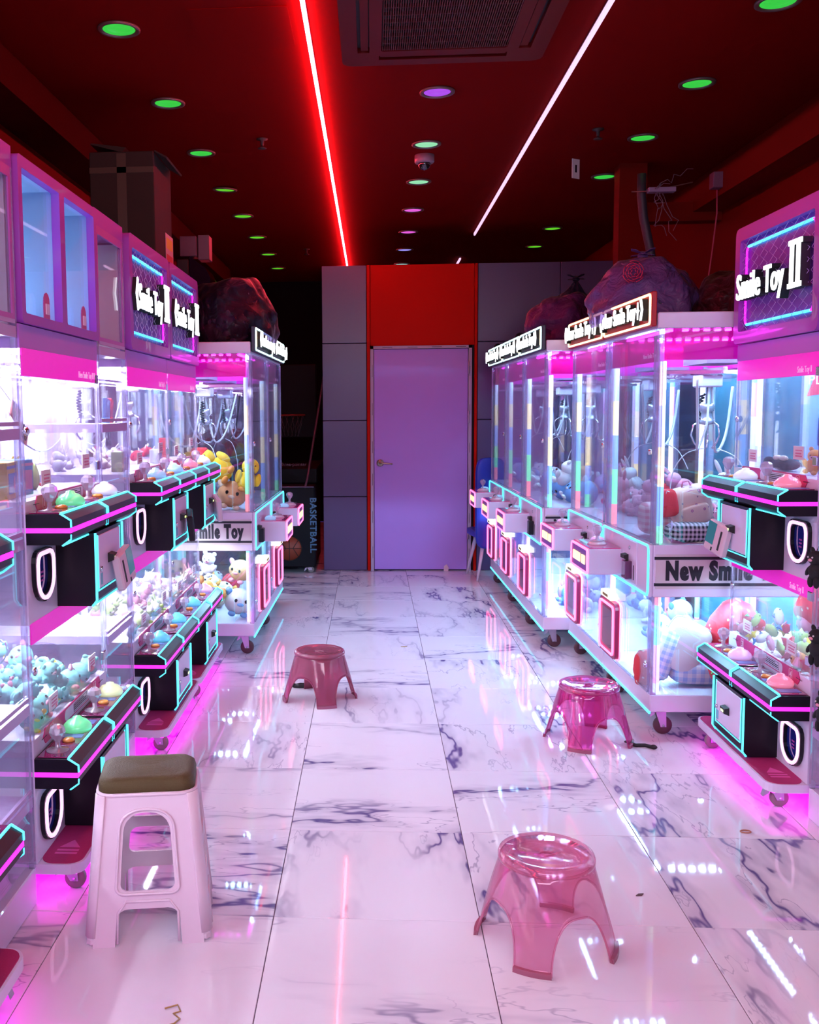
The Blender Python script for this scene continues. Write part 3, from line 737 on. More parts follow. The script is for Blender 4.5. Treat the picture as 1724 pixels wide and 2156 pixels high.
# ================================================================== LARGE SINGLE CLAW MACHINES
def rainbow(name, offs, s):
    """LED column: coloured segments along its length, as the running lights show"""
    if name in MATS: return MATS[name]
    M = bpy.data.materials.new(name); M.use_nodes = True; nt = M.node_tree; N = nt.nodes; L = nt.links
    b = N['Principled BSDF']; b.inputs['Roughness'].default_value = .4
    tc = N.new('ShaderNodeTexCoord'); sp = N.new('ShaderNodeSeparateXYZ'); L.new(tc.outputs['Object'], sp.inputs[0])
    ma = N.new('ShaderNodeMath'); ma.operation = 'MULTIPLY_ADD'; ma.inputs[1].default_value = .62; ma.inputs[2].default_value = offs
    L.new(sp.outputs['Z'], ma.inputs[0])
    fr = N.new('ShaderNodeMath'); fr.operation = 'FRACT'; L.new(ma.outputs[0], fr.inputs[0])
    cr = N.new('ShaderNodeValToRGB'); cr.color_ramp.interpolation = 'CONSTANT'
    cols = [(.35, .45, 1.0), (.9, .75, .55), (.55, .75, 1.0), (.75, .30, .95), (.10, .85, .95), (1.0, .22, .22), (.10, .85, .35), (.08, .30, 1.0), (.95, .80, .30), (.35, .45, 1.0)]
    el = cr.color_ramp.elements
    el[0].position = 0; el[0].color = (*cols[0], 1); el[1].position = .999; el[1].color = (*cols[-1], 1)
    for i, c in enumerate(cols[1:-1]):
        for d_ in (-.02, .02) if False else (0,):
            e_ = el.new((i+1)/(len(cols)-1)+d_); e_.color = (*c, 1)
    L.new(fr.outputs[0], cr.inputs[0]); L.new(cr.outputs[0], b.inputs['Emission Color'])
    b.inputs['Emission Strength'].default_value = s; b.inputs['Base Color'].default_value = (.7, .7, .8, 1)
    MATS[name] = M; return M
BEZ = emat('marquee_border_warm', (1.0, .86, .42), 1.9)
BEC = emat('marquee_border_cyan', (.55, 1.0, .95), 1.7)
HATCHM = mat('hatch_dark_pink', (.22, .01, .06), .3)
YBUT = emat('yellow_key', (1.0, .80, .25), 1.3)
BANDP = mat('pearl_band', (.70, .62, .66), .3, coat=.6)
def marquee(root, red, x0=.01, x1=.81):
    z0, z1 = 1.852, 2.004
    c = MB().bbox(x0, x1, -.028, -.004, z0, z1, .004).build('marquee', REDSIGN if red else DARKSIGN, root)
    bt = MB().tube([(p[0], -.031, p[1]) for p in rrect(x0+.010, x1-.010, z0+.012, z1-.012, .016, 3)], .0058, 6, True)
    bt.build('border_light', BEZ if red else BEC, c)
    if not red:
        y_ = MB()
        for xa in (x0+.010, x1-.010): y_.tube([(xa, -.034, z0+.03), (xa, -.034, z1-.03)], .0055, 6)
        y_.build('border_end_light', BEZ, c)
    for mt, y, ext, bold, nm in ((WTXT, -.058, .003, .0014, 'marquee_letters'), (BLACKM, -.043, .011, .0024, 'letter_sides')):
        me = text_mesh('New Smile Toy', .105, ext=ext, bold=bold, space=1.03); xs = [v.co.x for v in me.vertices]; a0, a1_ = min(xs), max(xs)
        for v in me.vertices: v.co.x = x0+.085+(v.co.x-a0)/(a1_-a0)*(x1-x0-.225)
        me.materials.clear(); me.materials.append(mt); link(nm, me, c, (0, y, z0+.044), (pi/2, 0, 0))
    a = MB()
    zc = (z0+z1)/2
    def arrow(xc, s, y0, y1, g=0):
        a.prism([(xc-.014*s, zc+.046+g), (xc+.004*s, zc+.046+g), (xc+.024*s+g*s, zc), (xc+.004*s, zc-.046-g), (xc-.014*s, zc-.046-g), (xc+.006*s, zc)], 'y', y0, y1)
    arrow(x1-.055, 1, -.061, -.055); arrow(x0+.052, -1, -.061, -.055)
    st = []
    for k in range(8):
        r = .026 if k % 2 == 0 else .008
        st.append((x1-.105+r*math.sin(pi*k/4)*.8, zc+r*1.5*math.cos(pi*k/4)))
    a.prism(st, 'y', -.061, -.055)
    a.build('marquee_marks', WTXT, c)['kind'] = 'stuff'
    a = MB()
    def arrow2(xc, s): a.prism([(xc-.014*s, zc+.047), (xc+.004*s, zc+.047), (xc+.025*s, zc), (xc+.004*s, zc-.047), (xc-.014*s, zc-.047), (xc+.006*s, zc)], 'y', -.054, -.030)
    arrow2(x1-.055, 1); arrow2(x0+.052, -1); a.prism(st, 'y', -.054, -.030)
    a.build('mark_sides', BLACKM, c)['kind'] = 'stuff'
    return c
def big_machine(label, x, y, rz, near, boxoff=0.0, red=True, dim=1.0, D=.80, seed=0, group=None, wordmark=False):
    """near: 'hi' if the side wall the camera sees is at local x = MW, else 'lo'; wordmark puts the black lettering on that side"""
    root = empty('claw_machine', label, 'claw machine', (x, y, 0), rz, group)
    b = MB()
    b.bbox(0, MW, 0, D, .125, .205, .004)
    b.build('base', WHITE, root)
    m_ = MB().bbox(.0, MW, .004, D, .652, .888, .003); m_.build('middle_cabinet', WHITE, root)
    MB().bbox(.0, MW, .0, D, 1.842, 1.912, .004).build('roof', WHITE, root)
    RB = glass('magenta_film', (1.0, .10, .62), .05, .1, .45, (.9, .03, .55))
    for xx in (.003, MW-.007): MB().box(xx, xx+.004, .03, D-.03, 1.705, 1.842).build('roof_band', RB, root)
    MB().box(.03, MW-.03, D-.012, D-.008, 1.705, 1.842).build('roof_band', RB, root)
    MB().box(.25, MW-.25, .30, .50, 1.70, 1.80).build('motor_housing', mat('motor_housing', (.25, .12, .3), .5), root)
    # corner extrusions with a running light column inside each
    for k, (xx, yy) in enumerate(((.0, .0), (MW-.026, .0), (0, D-.026), (MW-.026, D-.026))):
        for z0, z1 in ((.205, .652), (.888, 1.842)):
            MB().prism([(xx, yy), (xx+.005, yy), (xx+.005, yy+.012), (xx+.021, yy+.012), (xx+.021, yy), (xx+.026, yy), (xx+.026, yy+.026), (xx, yy+.026)], 'z', z0, z1).build('corner_post', CLEARE, root)
        dx = .020 if xx == 0 else -.020; dy = .022 if yy == 0 else -.022
        for z0, z1 in ((.21, .648), (.892, 1.70)):
            MB().tube([(xx+.013+dx, yy+.013+dy, z0), (xx+.013+dx, yy+.013+dy, z1)], .014, 8).build('light_column', rainbow('light_column_%d_%s' % (k, 'a' if dim >= 1 else 'b'), .13*k+.05, 2.6 if dim >= 1 else 1.15), root)
    for z0, z1 in ((.205, .652), (.888, 1.842)):
        MB().box(.03, MW-.03, -.002, .003, z0+.006, z1-.004).build('front_pane', CLEARB, root)
        for xx in (.002, MW-.006): MB().box(xx, xx+.004, .03, D-.03, z0, z1).build('side_pane', CLEARP, root)
        MB().box(.03, MW-.03, D-.006, D-.002, z0, z1).build('back_pane', TEALW, root)
        e_ = MB()
        for xx in (.030, MW-.036): e_.box(xx, xx+.006, -.006, .006, z0+.004, z1-.004)
        e_.box(.03, MW-.03, -.006, .006, z0+.004, z0+.010)
        e_.build('door_edge', CLEARE, root)
    for q in ((.07, MW-.07, .07, .09), (.07, MW-.07, D-.09, D-.07), (.07, .09, .12, D-.12), (MW-.09, MW-.07, .12, D-.12)): led_bar(root, *q, 1.834, 1.841, emat('big_case_light_%d' % round(dim*10), (.36, .74, 1.0), 240.0*dim))
    for q in ((.07, MW-.07, .07, .09), (.07, MW-.07, D-.09, D-.07), (.07, .09, .12, D-.12), (MW-.09, MW-.07, .12, D-.12)): led_bar(root, *q, .643, .651, emat('big_case_light_%d' % round(dim*10), (.36, .74, 1.0), 240.0*dim))
    f = MB().box(.03, MW-.03, .012, .016, 1.70, 1.835).build('fascia', RB, root)
    text('fascia_lettering', 'New Smile Toy', .03, TXTW, f, (.76, .010, 1.72), align='RIGHT', ext=.0005)
    marquee(root, red)
    # front control panel with cyan light border
    pz0, pz1 = .650, .888
    p = MB().bbox(.010, MW-.010, -.014, .004, pz0, pz1, .004).build('control_panel', WHITE, root)
    MB().tube([(q[0], -.016, q[1]) for q in rrect(.016, MW-.016, pz0+.006, pz1-.006, .02, 3)], .0055, 6, True).build('cyan_light_trim', CYANB, p)
    x0 = .03+boxoff; x1 = x0+.35; yf = -.18
    cb = MB().bbox(x0, x1, yf, -.012, .680, .808, .006).build('control_box', WHITE, root)
    MB().bbox(x0+.004, x1-.004, yf+.006, -.02, .807, .812, .002).build('pink_top', mat('control_top_pink', (.65, .04, .25), .2, coat=.8), cb)
    MB().box(x0+.012, x1-.012, yf-.003, yf+.001, .692, .797).build('front_plate', mat('control_front_violet', (.22, .10, .42), .3), cb)
    MB().tube([(q[0], yf-.003, q[1]) for q in rrect(x0+.006, x1-.006, .686, .803, .012, 3)], .0055, 6, True).build('pink_light_trim', PINKN, cb)
    MB().bbox(x0+.055, x0+.20, yf-.009, yf-.002, .722, .768, .003).build('key', YBUT, cb)
    MB().bbox(x0+.235, x0+.30, yf-.009, yf-.002, .722, .768, .003).build('key', YBUT, cb)
    j = MB(); j.lathe([(.050, .812), (.044, .820), (.022, .832), (.016, .834)], 18, (x0+.20, -.10, 0)); j.build('joystick_base', mat('joystick_base_pale', (.75, .62, .72), .3, coat=.6), cb)
    j = MB(); joystick(j, x0+.20, -.10, .830, .95); j.build('joystick', CRYST, cb)
    MB().lathe([(.035, .812), (.037, .820), (.028, .832), (.010, .838), (0, .839)], 18, (x0+.08, -.07, 0)).build('dome_button', BUT['blue'] if not red else BUT['lilac'], cb)
    # coin door beside the control box
    cx0 = x1+.03 if near == 'hi' else x0-.19
    if cx0+.21 > MW: cx0 = MW-.25
    cdp = MB().bbox(cx0, cx0+.22, -.018, -.012, .672, .872, .003).build('coin_door', WHITE, root)
    MB().prism([(-.016, .80), (-.040, .795), (-.040, .778), (-.016, .77)], 'x', cx0+.03, cx0+.09).build('coin_slot', BLACKM, cdp)
    MB().lathe([(.009, 0), (.009, .005), (0, .006)], 12, (cx0+.11, -.018, .835), ax='y').build('lock', CHROME, cdp)
    r_ = MB().bbox(cx0+.085, cx0+.150, -.050, -.016, .688, .775, .004).build('card_reader', mat('reader_magenta_black', (.10, .01, .08), .15, coat=1) if red else BLACK, cdp)
    MB().box(cx0+.175, cx0+.183, -.0195, -.018, .690, .76).build('card_slot', BLACKM, cdp)
    # prize hatch below the control box
    hx0, hx1, hz0, hz1 = x0-.0, x0+.30, .236, .520
    h_ = MB().prism(rrect(hx0, hx1, hz0, hz1, .03, 3), 'y', -.030, -.003).build('prize_hatch', HATCHM, root)
    MB().prism(rrect(hx0+.045, hx1-.045, hz0+.045, hz1-.045, .015, 2), 'y', -.0325, -.030).build('hatch_flap', CLEARW, h_)
    MB().tube([(q[0], -.034, q[1]) for q in rrect(hx0+.020, hx1-.020, hz0+.020, hz1-.020, .022, 3)], .0065, 6, True).build('neon_ring', PINKN, h_)
    MB().tube([(q[0], -.006, q[1]) for q in rrect(hx0-.006, hx1+.006, hz0-.006, hz1+.006, .03, 3)], .004, 5, True).build('neon_ring', PINKN, h_)
    MB().bbox(hx0+.06, hx1-.06, -.042, -.003, hz1+.008, hz1+.042, .004).build('hatch_lamp', emat('hatch_lamp', (1.0, .92, .70), 1.6), h_)
    MB().box(hx0+.10, hx1-.10, -.0435, -.042, hz1+.018, hz1+.032).build('lamp_word', mat('lamp_word', (.3, .2, .05), .5), h_)
    # cyan strip under the front edge
    MB().box(.0, MW, -.004, .004, .118, .125).box(0, MW, -.004, .004, .125, .129).build('cyan_light_strip', CYANB, root)
    for zz in (.33, 1.30):
        MB().lathe([(.014, 0), (.014, .008), (.008, .012), (0, .013)], 14, (.055 if near == 'lo' else MW-.055, -.004, zz), ax='y').build('lock', CHROME, root)
    for xx, sg in ((.08, -1), (MW-.08, 1)):
        for yy in (.07, D-.08): caster(root, xx, yy, .125, .042, True, sg)
    # gantry and claw
    MB().box(.05, MW-.05, .30, .32, 1.66, 1.675).box(.05, MW-.05, .42, .44, 1.66, 1.675).box(.05, .07, .05, D-.05, 1.645, 1.66).box(MW-.07, MW-.05, .05, D-.05, 1.645, 1.66).build('gantry', CHROME, root)
    random.seed(seed+3)
    cxx = .42; claw(root, cxx, .36, 1.655, 1.40, 1.15)
    hose(root, [(.10, .60, 1.60), (.16, .55, 1.36), (.30, .45, 1.28), (.40, .40, 1.45), (cxx, .38, 1.60)], .007)
    hose(root, [(MW-.08, .2, 1.62), (MW-.20, .25, 1.38), (MW-.34, .3, 1.30), (cxx+.06, .34, 1.42), (cxx+.02, .36, 1.60)], .006)
    hose(root, [(cxx-.02, .36, 1.30), (cxx-.10, .30, 1.27), (cxx-.16, .26, 1.18), (cxx-.17, .25, 1.06)], .0025)
    hose(root, [(cxx+.04, .40, 1.30), (cxx+.12, .46, 1.26), (cxx+.17, .5, 1.16)], .0025)
    if wordmark:
        s = 1 if near == 'hi' else -1
        xf = MW if near == 'hi' else 0
        band = MB().box(min(xf, xf+.003*s), max(xf, xf+.003*s), .012, D-.01, .690, .845).build('word_band', BANDP, root)
        q = MB()
        for zz in (.703, .822): q.box(min(xf, xf+.0045*s), max(xf, xf+.0045*s), .006, D-.01, zz, zz+.013)
        q.build('band_stripe', TXTB, band)
        me = text_mesh('New Smile Toy', .112, ext=.001, bold=.0072, sx=.66, space=1.18); me.materials.clear(); me.materials.append(TXTB)
        if near == 'hi':   # right side wall, text runs away from the front as seen by the camera
            link('wordmark', me, band, (xf+.004, .055, .735), (pi/2, 0, pi/2))
        else:
            for v in me.vertices: v.co.x *= .86
            link('wordmark', me, band, (xf-.004, .055+max(v.co.x for v in me.vertices), .735), (pi/2, 0, -pi/2))
    return root
def row(x0, y0, ang, n, left):
    out = []
    for k in range(n):
        if left: out.append((x0+math.sin(ang)*MW*k*1.004, y0+MW*k*1.004, pi/2-ang))
        else:
            yy = y0+MW*(k+1)*1.004; out.append((x0-math.sin(ang)*MW*(k+1)*1.004, yy, -pi/2+ang))
    return out
a4 = rad(.9)
B = row(-.72, 5.88, a4, 2, True)
labs = ['large left claw machine with yellow plush, word band and first pink-lit control box', 'large left claw machine farthest from the camera, next to the dark arcade game']
for k, (x, y, r) in enumerate(B): big_machine(labs[k], x, y, r, 'lo', .20, False, .6 if k == 0 else .45, seed=k, wordmark=(k == 0))
B = row(1.250, 4.43, rad(1.3), 2, False)
labs = ['large right claw machine with red marquee and black word band, nearest of the big ones', 'large right claw machine with red marquee, second of the big ones']
for k, (x, y, r) in enumerate(B): big_machine(labs[k], x, y, r, 'hi', 0, True, 1.0, seed=10+k, wordmark=(k == 0))
B = row(1.060, 6.10, rad(.7), 3, False)
labs = ['dark-marquee right claw machine, nearest of the farther three, with black card reader', 'dark-marquee right claw machine, middle of the farther three', 'dark-marquee right claw machine beside the blue chair at the partition']
for k, (x, y, r) in enumerate(B): big_machine(labs[k], x, y, r, 'hi', 0, False, (1.0, .75, .6)[k], seed=20+k, wordmark=(k == 0))

# ================================================================== PRIZES
def fab(name, c): return mat('plush_'+name, c, .8, bump=(160, .25))
FC = {'mint': (.22, .68, .66), 'white': (.80, .80, .82), 'pink': (.80, .35, .45), 'lime': (.50, .72, .22), 'yellow': (.85, .66, .04), 'orange': (.80, .36, .08), 'tan': (.70, .42, .20),
      'red': (.65, .02, .03), 'blue': (.18, .40, .75), 'cream': (.82, .74, .58), 'lilac': (.55, .45, .78), 'grey': (.42, .42, .50), 'black': (.008, .008, .010), 'brown': (.25, .10, .04), 'teal': (.05, .42, .50)}
FM = {k: fab(k, v) for k, v in FC.items()}
EYE = mat('eye_black', (.005, .005, .005), .2)
def proto(kind):
    b = MB()
    if kind == 'bear':
        b.ball((0, .02, -.25), (.52, .45, .55), 12, 8); b.ball((0, -.05, .45), (.50, .46, .44), 12, 8)
        for s in (-1, 1):
            b.ball((s*.36, 0, .86), (.17, .10, .17), 8, 6); b.ball((s*.52, -.15, -.15), (.17, .17, .34), 8, 6, rot=Matrix.Rotation(s*.5, 3, 'Y'))
            b.ball((s*.28, -.38, -.66), (.19, .30, .17), 8, 6); b.ball((s*.17, -.49, .52), .045, 6, 4, 2)
        b.ball((0, -.46, .36), (.19, .13, .14), 8, 6, 1); b.ball((0, -.58, .40), (.05, .03, .04), 6, 4, 2)
    elif kind == 'round':
        b.ball((0, 0, 0), (.80, .70, .72), 14, 9)
        for s in (-1, 1):
            b.ball((s*.28, -.64, .18), (.09, .05, .11), 6, 5, 2); b.ball((s*.66, -.1, .50), (.20, .14, .26), 8, 5, 1, rot=Matrix.Rotation(s*.5, 3, 'Y')); b.ball((s*.34, -.45, -.62), (.22, .26, .14), 8, 5, 1)
        b.ball((0, -.67, -.02), (.20, .08, .10), 8, 5, 1)
    elif kind == 'bunny':
        b.ball((0, 0, -.30), (.48, .42, .50), 12, 8); b.ball((0, -.05, .35), (.44, .42, .40), 12, 8)
        for s in (-1, 1):
            b.ball((s*.20, .02, .98), (.12, .08, .42), 8, 6, rot=Matrix.Rotation(s*.2, 3, 'Y')); b.ball((s*.45, -.2, -.22), (.14, .14, .28), 8, 5)
            b.ball((s*.26, -.36, -.68), (.18, .30, .15), 8, 5); b.ball((s*.16, -.44, .42), .045, 6, 4, 2)
        b.ball((0, -.46, .30), (.07, .05, .05), 6, 4, 1)
    elif kind == 'star':
        n = 10; pts = [((.95 if k % 2 == 0 else .52)*math.cos(pi*k/5+pi/2), (.95 if k % 2 == 0 else .52)*math.sin(pi*k/5+pi/2)) for k in range(n)]
        vs = [(p[0], 0, p[1]) for p in pts]+[(0, -.36, 0), (0, .36, 0)]
        b.add(vs, [(i, (i+1) % n, n) for i in range(n)]+[((i+1) % n, i, n+1) for i in range(n)], 0, True)
        for s in (-1, 1): b.ball((s*.15, -.32, .08), .05, 6, 4, 2)
        b.ball((0, -.33, -.08), (.10, .05, .05), 6, 4, 1)
    elif kind == 'fish':
        b.ball((0, 0, 0), (.85, .34, .46), 12, 8); b.prism([(.70, 0), (1.15, .38), (1.05, 0), (1.15, -.38)], 'y', -.06, .06, 1)
        b.prism([(-.2, .38), (.2, .70), (.35, .34)], 'y', -.05, .05, 1)
        for s in (-1, 1): b.ball((-.52, s*.24, .12), .07, 6, 4, 2)
    return b
PM = {k: proto(k).mesh('plush_'+k, [FM['white'], FM['pink'], EYE]) for k in ('bear', 'round', 'bunny', 'star', 'fish')}
def plush_obj(kind, loc, r, rot, c1, c2, name='plush_toy', parent=None):
    o = link(name, PM[kind], parent, loc, rot); o.scale = (r, r, r)
    for i, c in ((0, c1), (1, c2)):
        o.material_slots[i].link = 'OBJECT'; o.material_slots[i].material = FM[c]
    return o
KN = {'bear': 'bear', 'round': 'round', 'bunny': 'bunny', 'star': 'star shaped', 'fish': 'fish shaped'}
def heap(root, x0, x1, y0, y1, zf, n, rr, kinds, cols, where, zmax, seed):
    rnd = random.Random(seed); M_ = Matrix.Translation(root.location) @ Matrix.Rotation(root.rotation_euler[2], 4, 'Z')
    placed = []; k = 0; seen = {}
    while k < n:
        r = rnd.uniform(*rr); best = None
        for t in range(6):
            x = rnd.uniform(x0+r*.8, x1-r*.8); y = rnd.uniform(y0+r*.8, y1-r*.8); z = zf+r*.72
            nf = int((x1-x0)/(rr[1]*1.5))
            if n >= 30 and k < nf: x = x0+(x1-x0)*(k+.5)/nf; y = y0+r*.8
            for (a, b, c, q) in placed:
                d2 = (a-x)**2+(b-y)**2; R = (r+q)*.74
                if d2 < R*R: z = max(z, c+math.sqrt(R*R-d2))
            if best is None or z < best[2]: best = (x, y, z, r)
        if best[2]+r > zmax: break
        placed.append(best); k += 1
        x, y, z, r = best; kd = rnd.choice(kinds); c1, c2 = rnd.choice(cols)
        w = M_ @ Vector((x, y, z))
        o = plush_obj(kd, w, r, (rnd.uniform(-.9, .9), rnd.uniform(-.9, .9), root.rotation_euler[2]+rnd.uniform(-1.3, 1.3)), c1, c2)
        px = (x-x0)/(x1-x0); px = 1-px if root.rotation_euler[2] < 0 else px
        py = (y-y0)/(y1-y0); hz = (z-zf)/(zmax-zf)
        pl = ('near end', 'left of middle' if root.rotation_euler[2] > 0 else 'right of middle', 'past middle', 'far end')[min(3, int(px*4))]
        rw = ('at glass', 'behind glass', 'mid-depth', 'at back')[min(3, int(py*4))]
        ly = 'bottom' if z < zf+r else ('top' if hz > .55 else 'upper')
        key = (c1, kd, pl, rw, ly); seen[key] = seen.get(key, 0)+1
        sz_ = ('', 'smaller ', 'larger ', 'smallest ')[min(3, seen[key]-1)]; o.scale *= (1, .88, 1.1, .78)[min(3, seen[key]-1)]
        tag(o, '%s%s %s plush, %s layer, %s, %s, %s' % (sz_, c1, KN[kd].replace(' shaped', '-shaped'), ly, rw, pl, where), 'plush toy', 'plush toys in the %s' % where)
# nearest left machine, lower case: mint plush
heap(L1, .05, .77, .0, .62, .505, 46, (.050, .068), ['round', 'bear'], [('mint', 'white'), ('mint', 'pink'), ('mint', 'yellow')], 'lower first left case', .72, 1)
heap(L1, .05, .77, .25, .66, 1.235, 9, (.045, .06), ['round', 'bunny'], [('pink', 'white'), ('white', 'pink'), ('yellow', 'white')], 'upper first left case', 1.36, 2)
heap(L2, .05, .77, .0, .62, .505, 48, (.038, .052), ['round', 'bunny', 'star'], [('white', 'pink'), ('lime', 'white'), ('pink', 'white'), ('white', 'lime')], 'lower second left case', .70, 3)
heap(L3, .05, .77, .0, .62, .505, 34, (.038, .052), ['round', 'bunny'], [('white', 'pink'), ('cream', 'white'), ('pink', 'white')], 'lower third left case', .72, 4)
heap(L2, .05, .77, .15, .62, 1.235, 8, (.045, .06), ['bunny', 'bear'], [('white', 'pink'), ('cream', 'pink')], 'upper second left case', 1.37, 5)
heap(L3, .05, .77, .15, .62, 1.235, 8, (.045, .06), ['bunny', 'fish'], [('white', 'pink'), ('red', 'white')], 'upper third left case', 1.38, 6)
heap(R1, .05, .77, .0, .62, .505, 60, (.032, .055), ['star', 'fish', 'round'], [('pink', 'white'), ('lime', 'white'), ('yellow', 'red'), ('blue', 'white'), ('red', 'pink'), ('white', 'blue'), ('orange', 'white')], 'lower right deck case', .70, 7)
bigs = [o for o in COL.objects if o.name.startswith('claw_machine') and abs(o.location.z) < .01]
def find(lbl): return [o for o in bigs if lbl in o['label']][0]
B4a = find('with yellow plush'); B4b = find('dark arcade game'); R3a = find('nearest of the big ones'); R3b = find('second of the big ones')
R4a = find('with black card reader'); R4b = find('middle of the farther three'); R4c = find('beside the blue chair')
def wp(root, x, y, z): return Matrix.Translation(root.location) @ Matrix.Rotation(root.rotation_euler[2], 4, 'Z') @ Vector((x, y, z))
heap(B4a, .35, .78, .30, .75, .888, 8, (.07, .10), ['bear', 'round'], [('tan', 'cream'), ('white', 'pink')], 'upper near-left big case', 1.25, 8)
heap(B4a, .30, .78, .20, .75, .205, 10, (.07, .10), ['round', 'bear'], [('white', 'pink'), ('cream', 'orange')], 'lower near-left big case', .60, 9)
heap(B4b, .05, .78, .10, .75, .888, 5, (.08, .11), ['bear', 'round'], [('blue', 'white'), ('grey', 'white')], 'upper far-left big case', 1.25, 10)
heap(B4b, .05, .78, .10, .75, .205, 4, (.08, .10), ['round'], [('red', 'white'), ('grey', 'white')], 'lower far-left big case', .6, 11)
heap(R3b, .05, .78, .06, .75, .888, 14, (.08, .11), ['bear', 'bunny'], [('white', 'pink'), ('pink', 'white'), ('red', 'white')], 'upper second red-marquee case', 1.28, 12)
heap(R3b, .05, .78, .20, .75, .205, 7, (.08, .10), ['round', 'bear'], [('lilac', 'white'), ('white', 'blue')], 'lower second red-marquee case', .45, 13)
heap(R3a, .05, .70, .35, .76, .888, 12, (.08, .11), ['bunny', 'bear'], [('white', 'pink'), ('pink', 'white')], 'upper nearest red-marquee case', 1.25, 14)
heap(R3a, .05, .45, .30, .75, .205, 5, (.08, .10), ['round'], [('white', 'pink'), ('blue', 'white')], 'lower nearest red-marquee case', .42, 15)
heap(R4a, .05, .78, .06, .75, .888, 14, (.08, .11), ['bear', 'round'], [('orange', 'white'), ('white', 'blue'), ('blue', 'white')], 'upper nearest dark-marquee case', 1.30, 16)
heap(R4a, .05, .78, .10, .75, .205, 9, (.08, .10), ['round', 'bear'], [('lilac', 'pink'), ('blue', 'white')], 'lower nearest dark-marquee case', .55, 17)
heap(R4b, .05, .78, .06, .75, .888, 7, (.08, .11), ['bear', 'round'], [('white', 'pink'), ('lilac', 'white')], 'upper middle dark-marquee case', 1.30, 18)
heap(R4c, .05, .78, .06, .75, .888, 5, (.08, .11), ['round'], [('blue', 'white'), ('white', 'blue')], 'upper farthest right case', 1.2, 19)
# large yellow plush pair with red cap
def yellow_plush(loc, rz, s, cap, label):
    e = empty('plush_toy', label, 'plush toy', loc, rz)
    MB().ball((0, 0, .13*s), (.115*s, .105*s, .13*s), 18, 12).build('body', FM['yellow'], e)
    hd = MB().ball((0, -.01, .31*s), (.105*s, .10*s, .10*s), 18, 12).build('head', FM['yellow'], e)
    MB().ball((-.04*s, -.102*s, .33*s), .011*s, 8, 6).ball((.04*s, -.102*s, .33*s), .011*s, 8, 6).build('eye', EYE, hd)
    MB().ball((0, -.115*s, .29*s), (.045*s, .03*s, .018*s), 10, 6).build('muzzle', FM['orange'], hd)
    for q in (-1, 1):
        MB().ball((q*.12*s, -.03*s, .17*s), (.04*s, .05*s, .08*s), 10, 8).build('arm', FM['yellow'], e)
        MB().ball((q*.06*s, -.10*s, .03*s), (.045*s, .07*s, .03*s), 10, 8).build('foot', FM['orange'], e)
    if cap:
        c = MB().lathe([(.106*s, .345*s), (.105*s, .37*s), (.075*s, .42*s), (.04*s, .47*s), (0, .50*s)], 18).build('cap', FM['red'], e)
        MB().ball((0, 0, .50*s), .03*s, 10, 8).build('bobble', FM['cream'], c)
    return e
p_ = yellow_plush(wp(B4a, .17, .15, 1.10), -.1, .62, True, 'yellow plush with a red cap leaning in the near left big machine'); p_.rotation_euler = (0, rad(-58), 0)
p_ = yellow_plush(wp(B4a, .15, .07, 1.00), .3, .52, False, 'yellow plush without a cap propped against the near left corner post'); p_.rotation_euler = (0, rad(14), .3)
def simple_plush(loc, rz, s, c1, c2, label, kind='round'):
    o = plush_obj(kind, loc, s, (.1, .2, rz), c1, c2); return tag(o, label, 'plush toy')
simple_plush(wp(B4a, .17, .15, .985), .1, .115, 'tan', 'cream', 'large tan round plush under the yellow pair')
simple_plush(wp(B4a, .17, .12, .31), .3, .115, 'white', 'blue', 'large white and blue round plush at the front of the lower case')
simple_plush(wp(B4a, .20, .11, .50), -.4, .095, 'tan', 'pink', 'tan round plush head above the white and blue one')
simple_plush(wp(B4a, .12, .30, .55), -.2, .085, 'white', 'pink', 'white bear plush at the top of the lower left pile', 'bear')
simple_plush(wp(B4a, .12, .26, .36), -.2, .08, 'yellow', 'orange', 'yellow round plush below the white bear plush')
for nm, a, b_, c in (('highest', .10, .36, .46), ('middle', .08, .30, .42), ('lowest', .08, .22, .37)):
    o = MB().ball((0, 0, 0), .038, 12, 8).build('ball', FM['orange'], None, wp(B4a, a, b_, c)); tag(o, 'small orange soft ball, %s of three beside the yellow plush' % nm, 'ball', 'orange balls in the lower left case')
# backpacks and pouches in the right machine
FLOR = bpy.data.materials.new('pink_floral_cloth'); FLOR.use_nodes = True
nt = FLOR.node_tree; N = nt.nodes; Lk = nt.links; b_ = N['Principled BSDF']; b_.inputs['Roughness'].default_value = .8
tc = N.new('ShaderNodeTexCoord'); vo = N.new('ShaderNodeTexVoronoi'); vo.inputs['Scale'].default_value = 20; Lk.new(tc.outputs['Object'], vo.inputs['Vector'])
rp = N.new('ShaderNodeValToRGB'); rp.color_ramp.elements[0].position = .12; rp.color_ramp.elements[0].color = (.75, .28, .42, 1); rp.color_ramp.elements[1].position = .22; rp.color_ramp.elements[1].color = (.80, .58, .50, 1)
e2 = rp.color_ramp.elements.new(.17); e2.color = (.25, .15, .30, 1)
Lk.new(vo.outputs['Distance'], rp.inputs[0]); Lk.new(rp.outputs[0], b_.inputs['Base Color'])
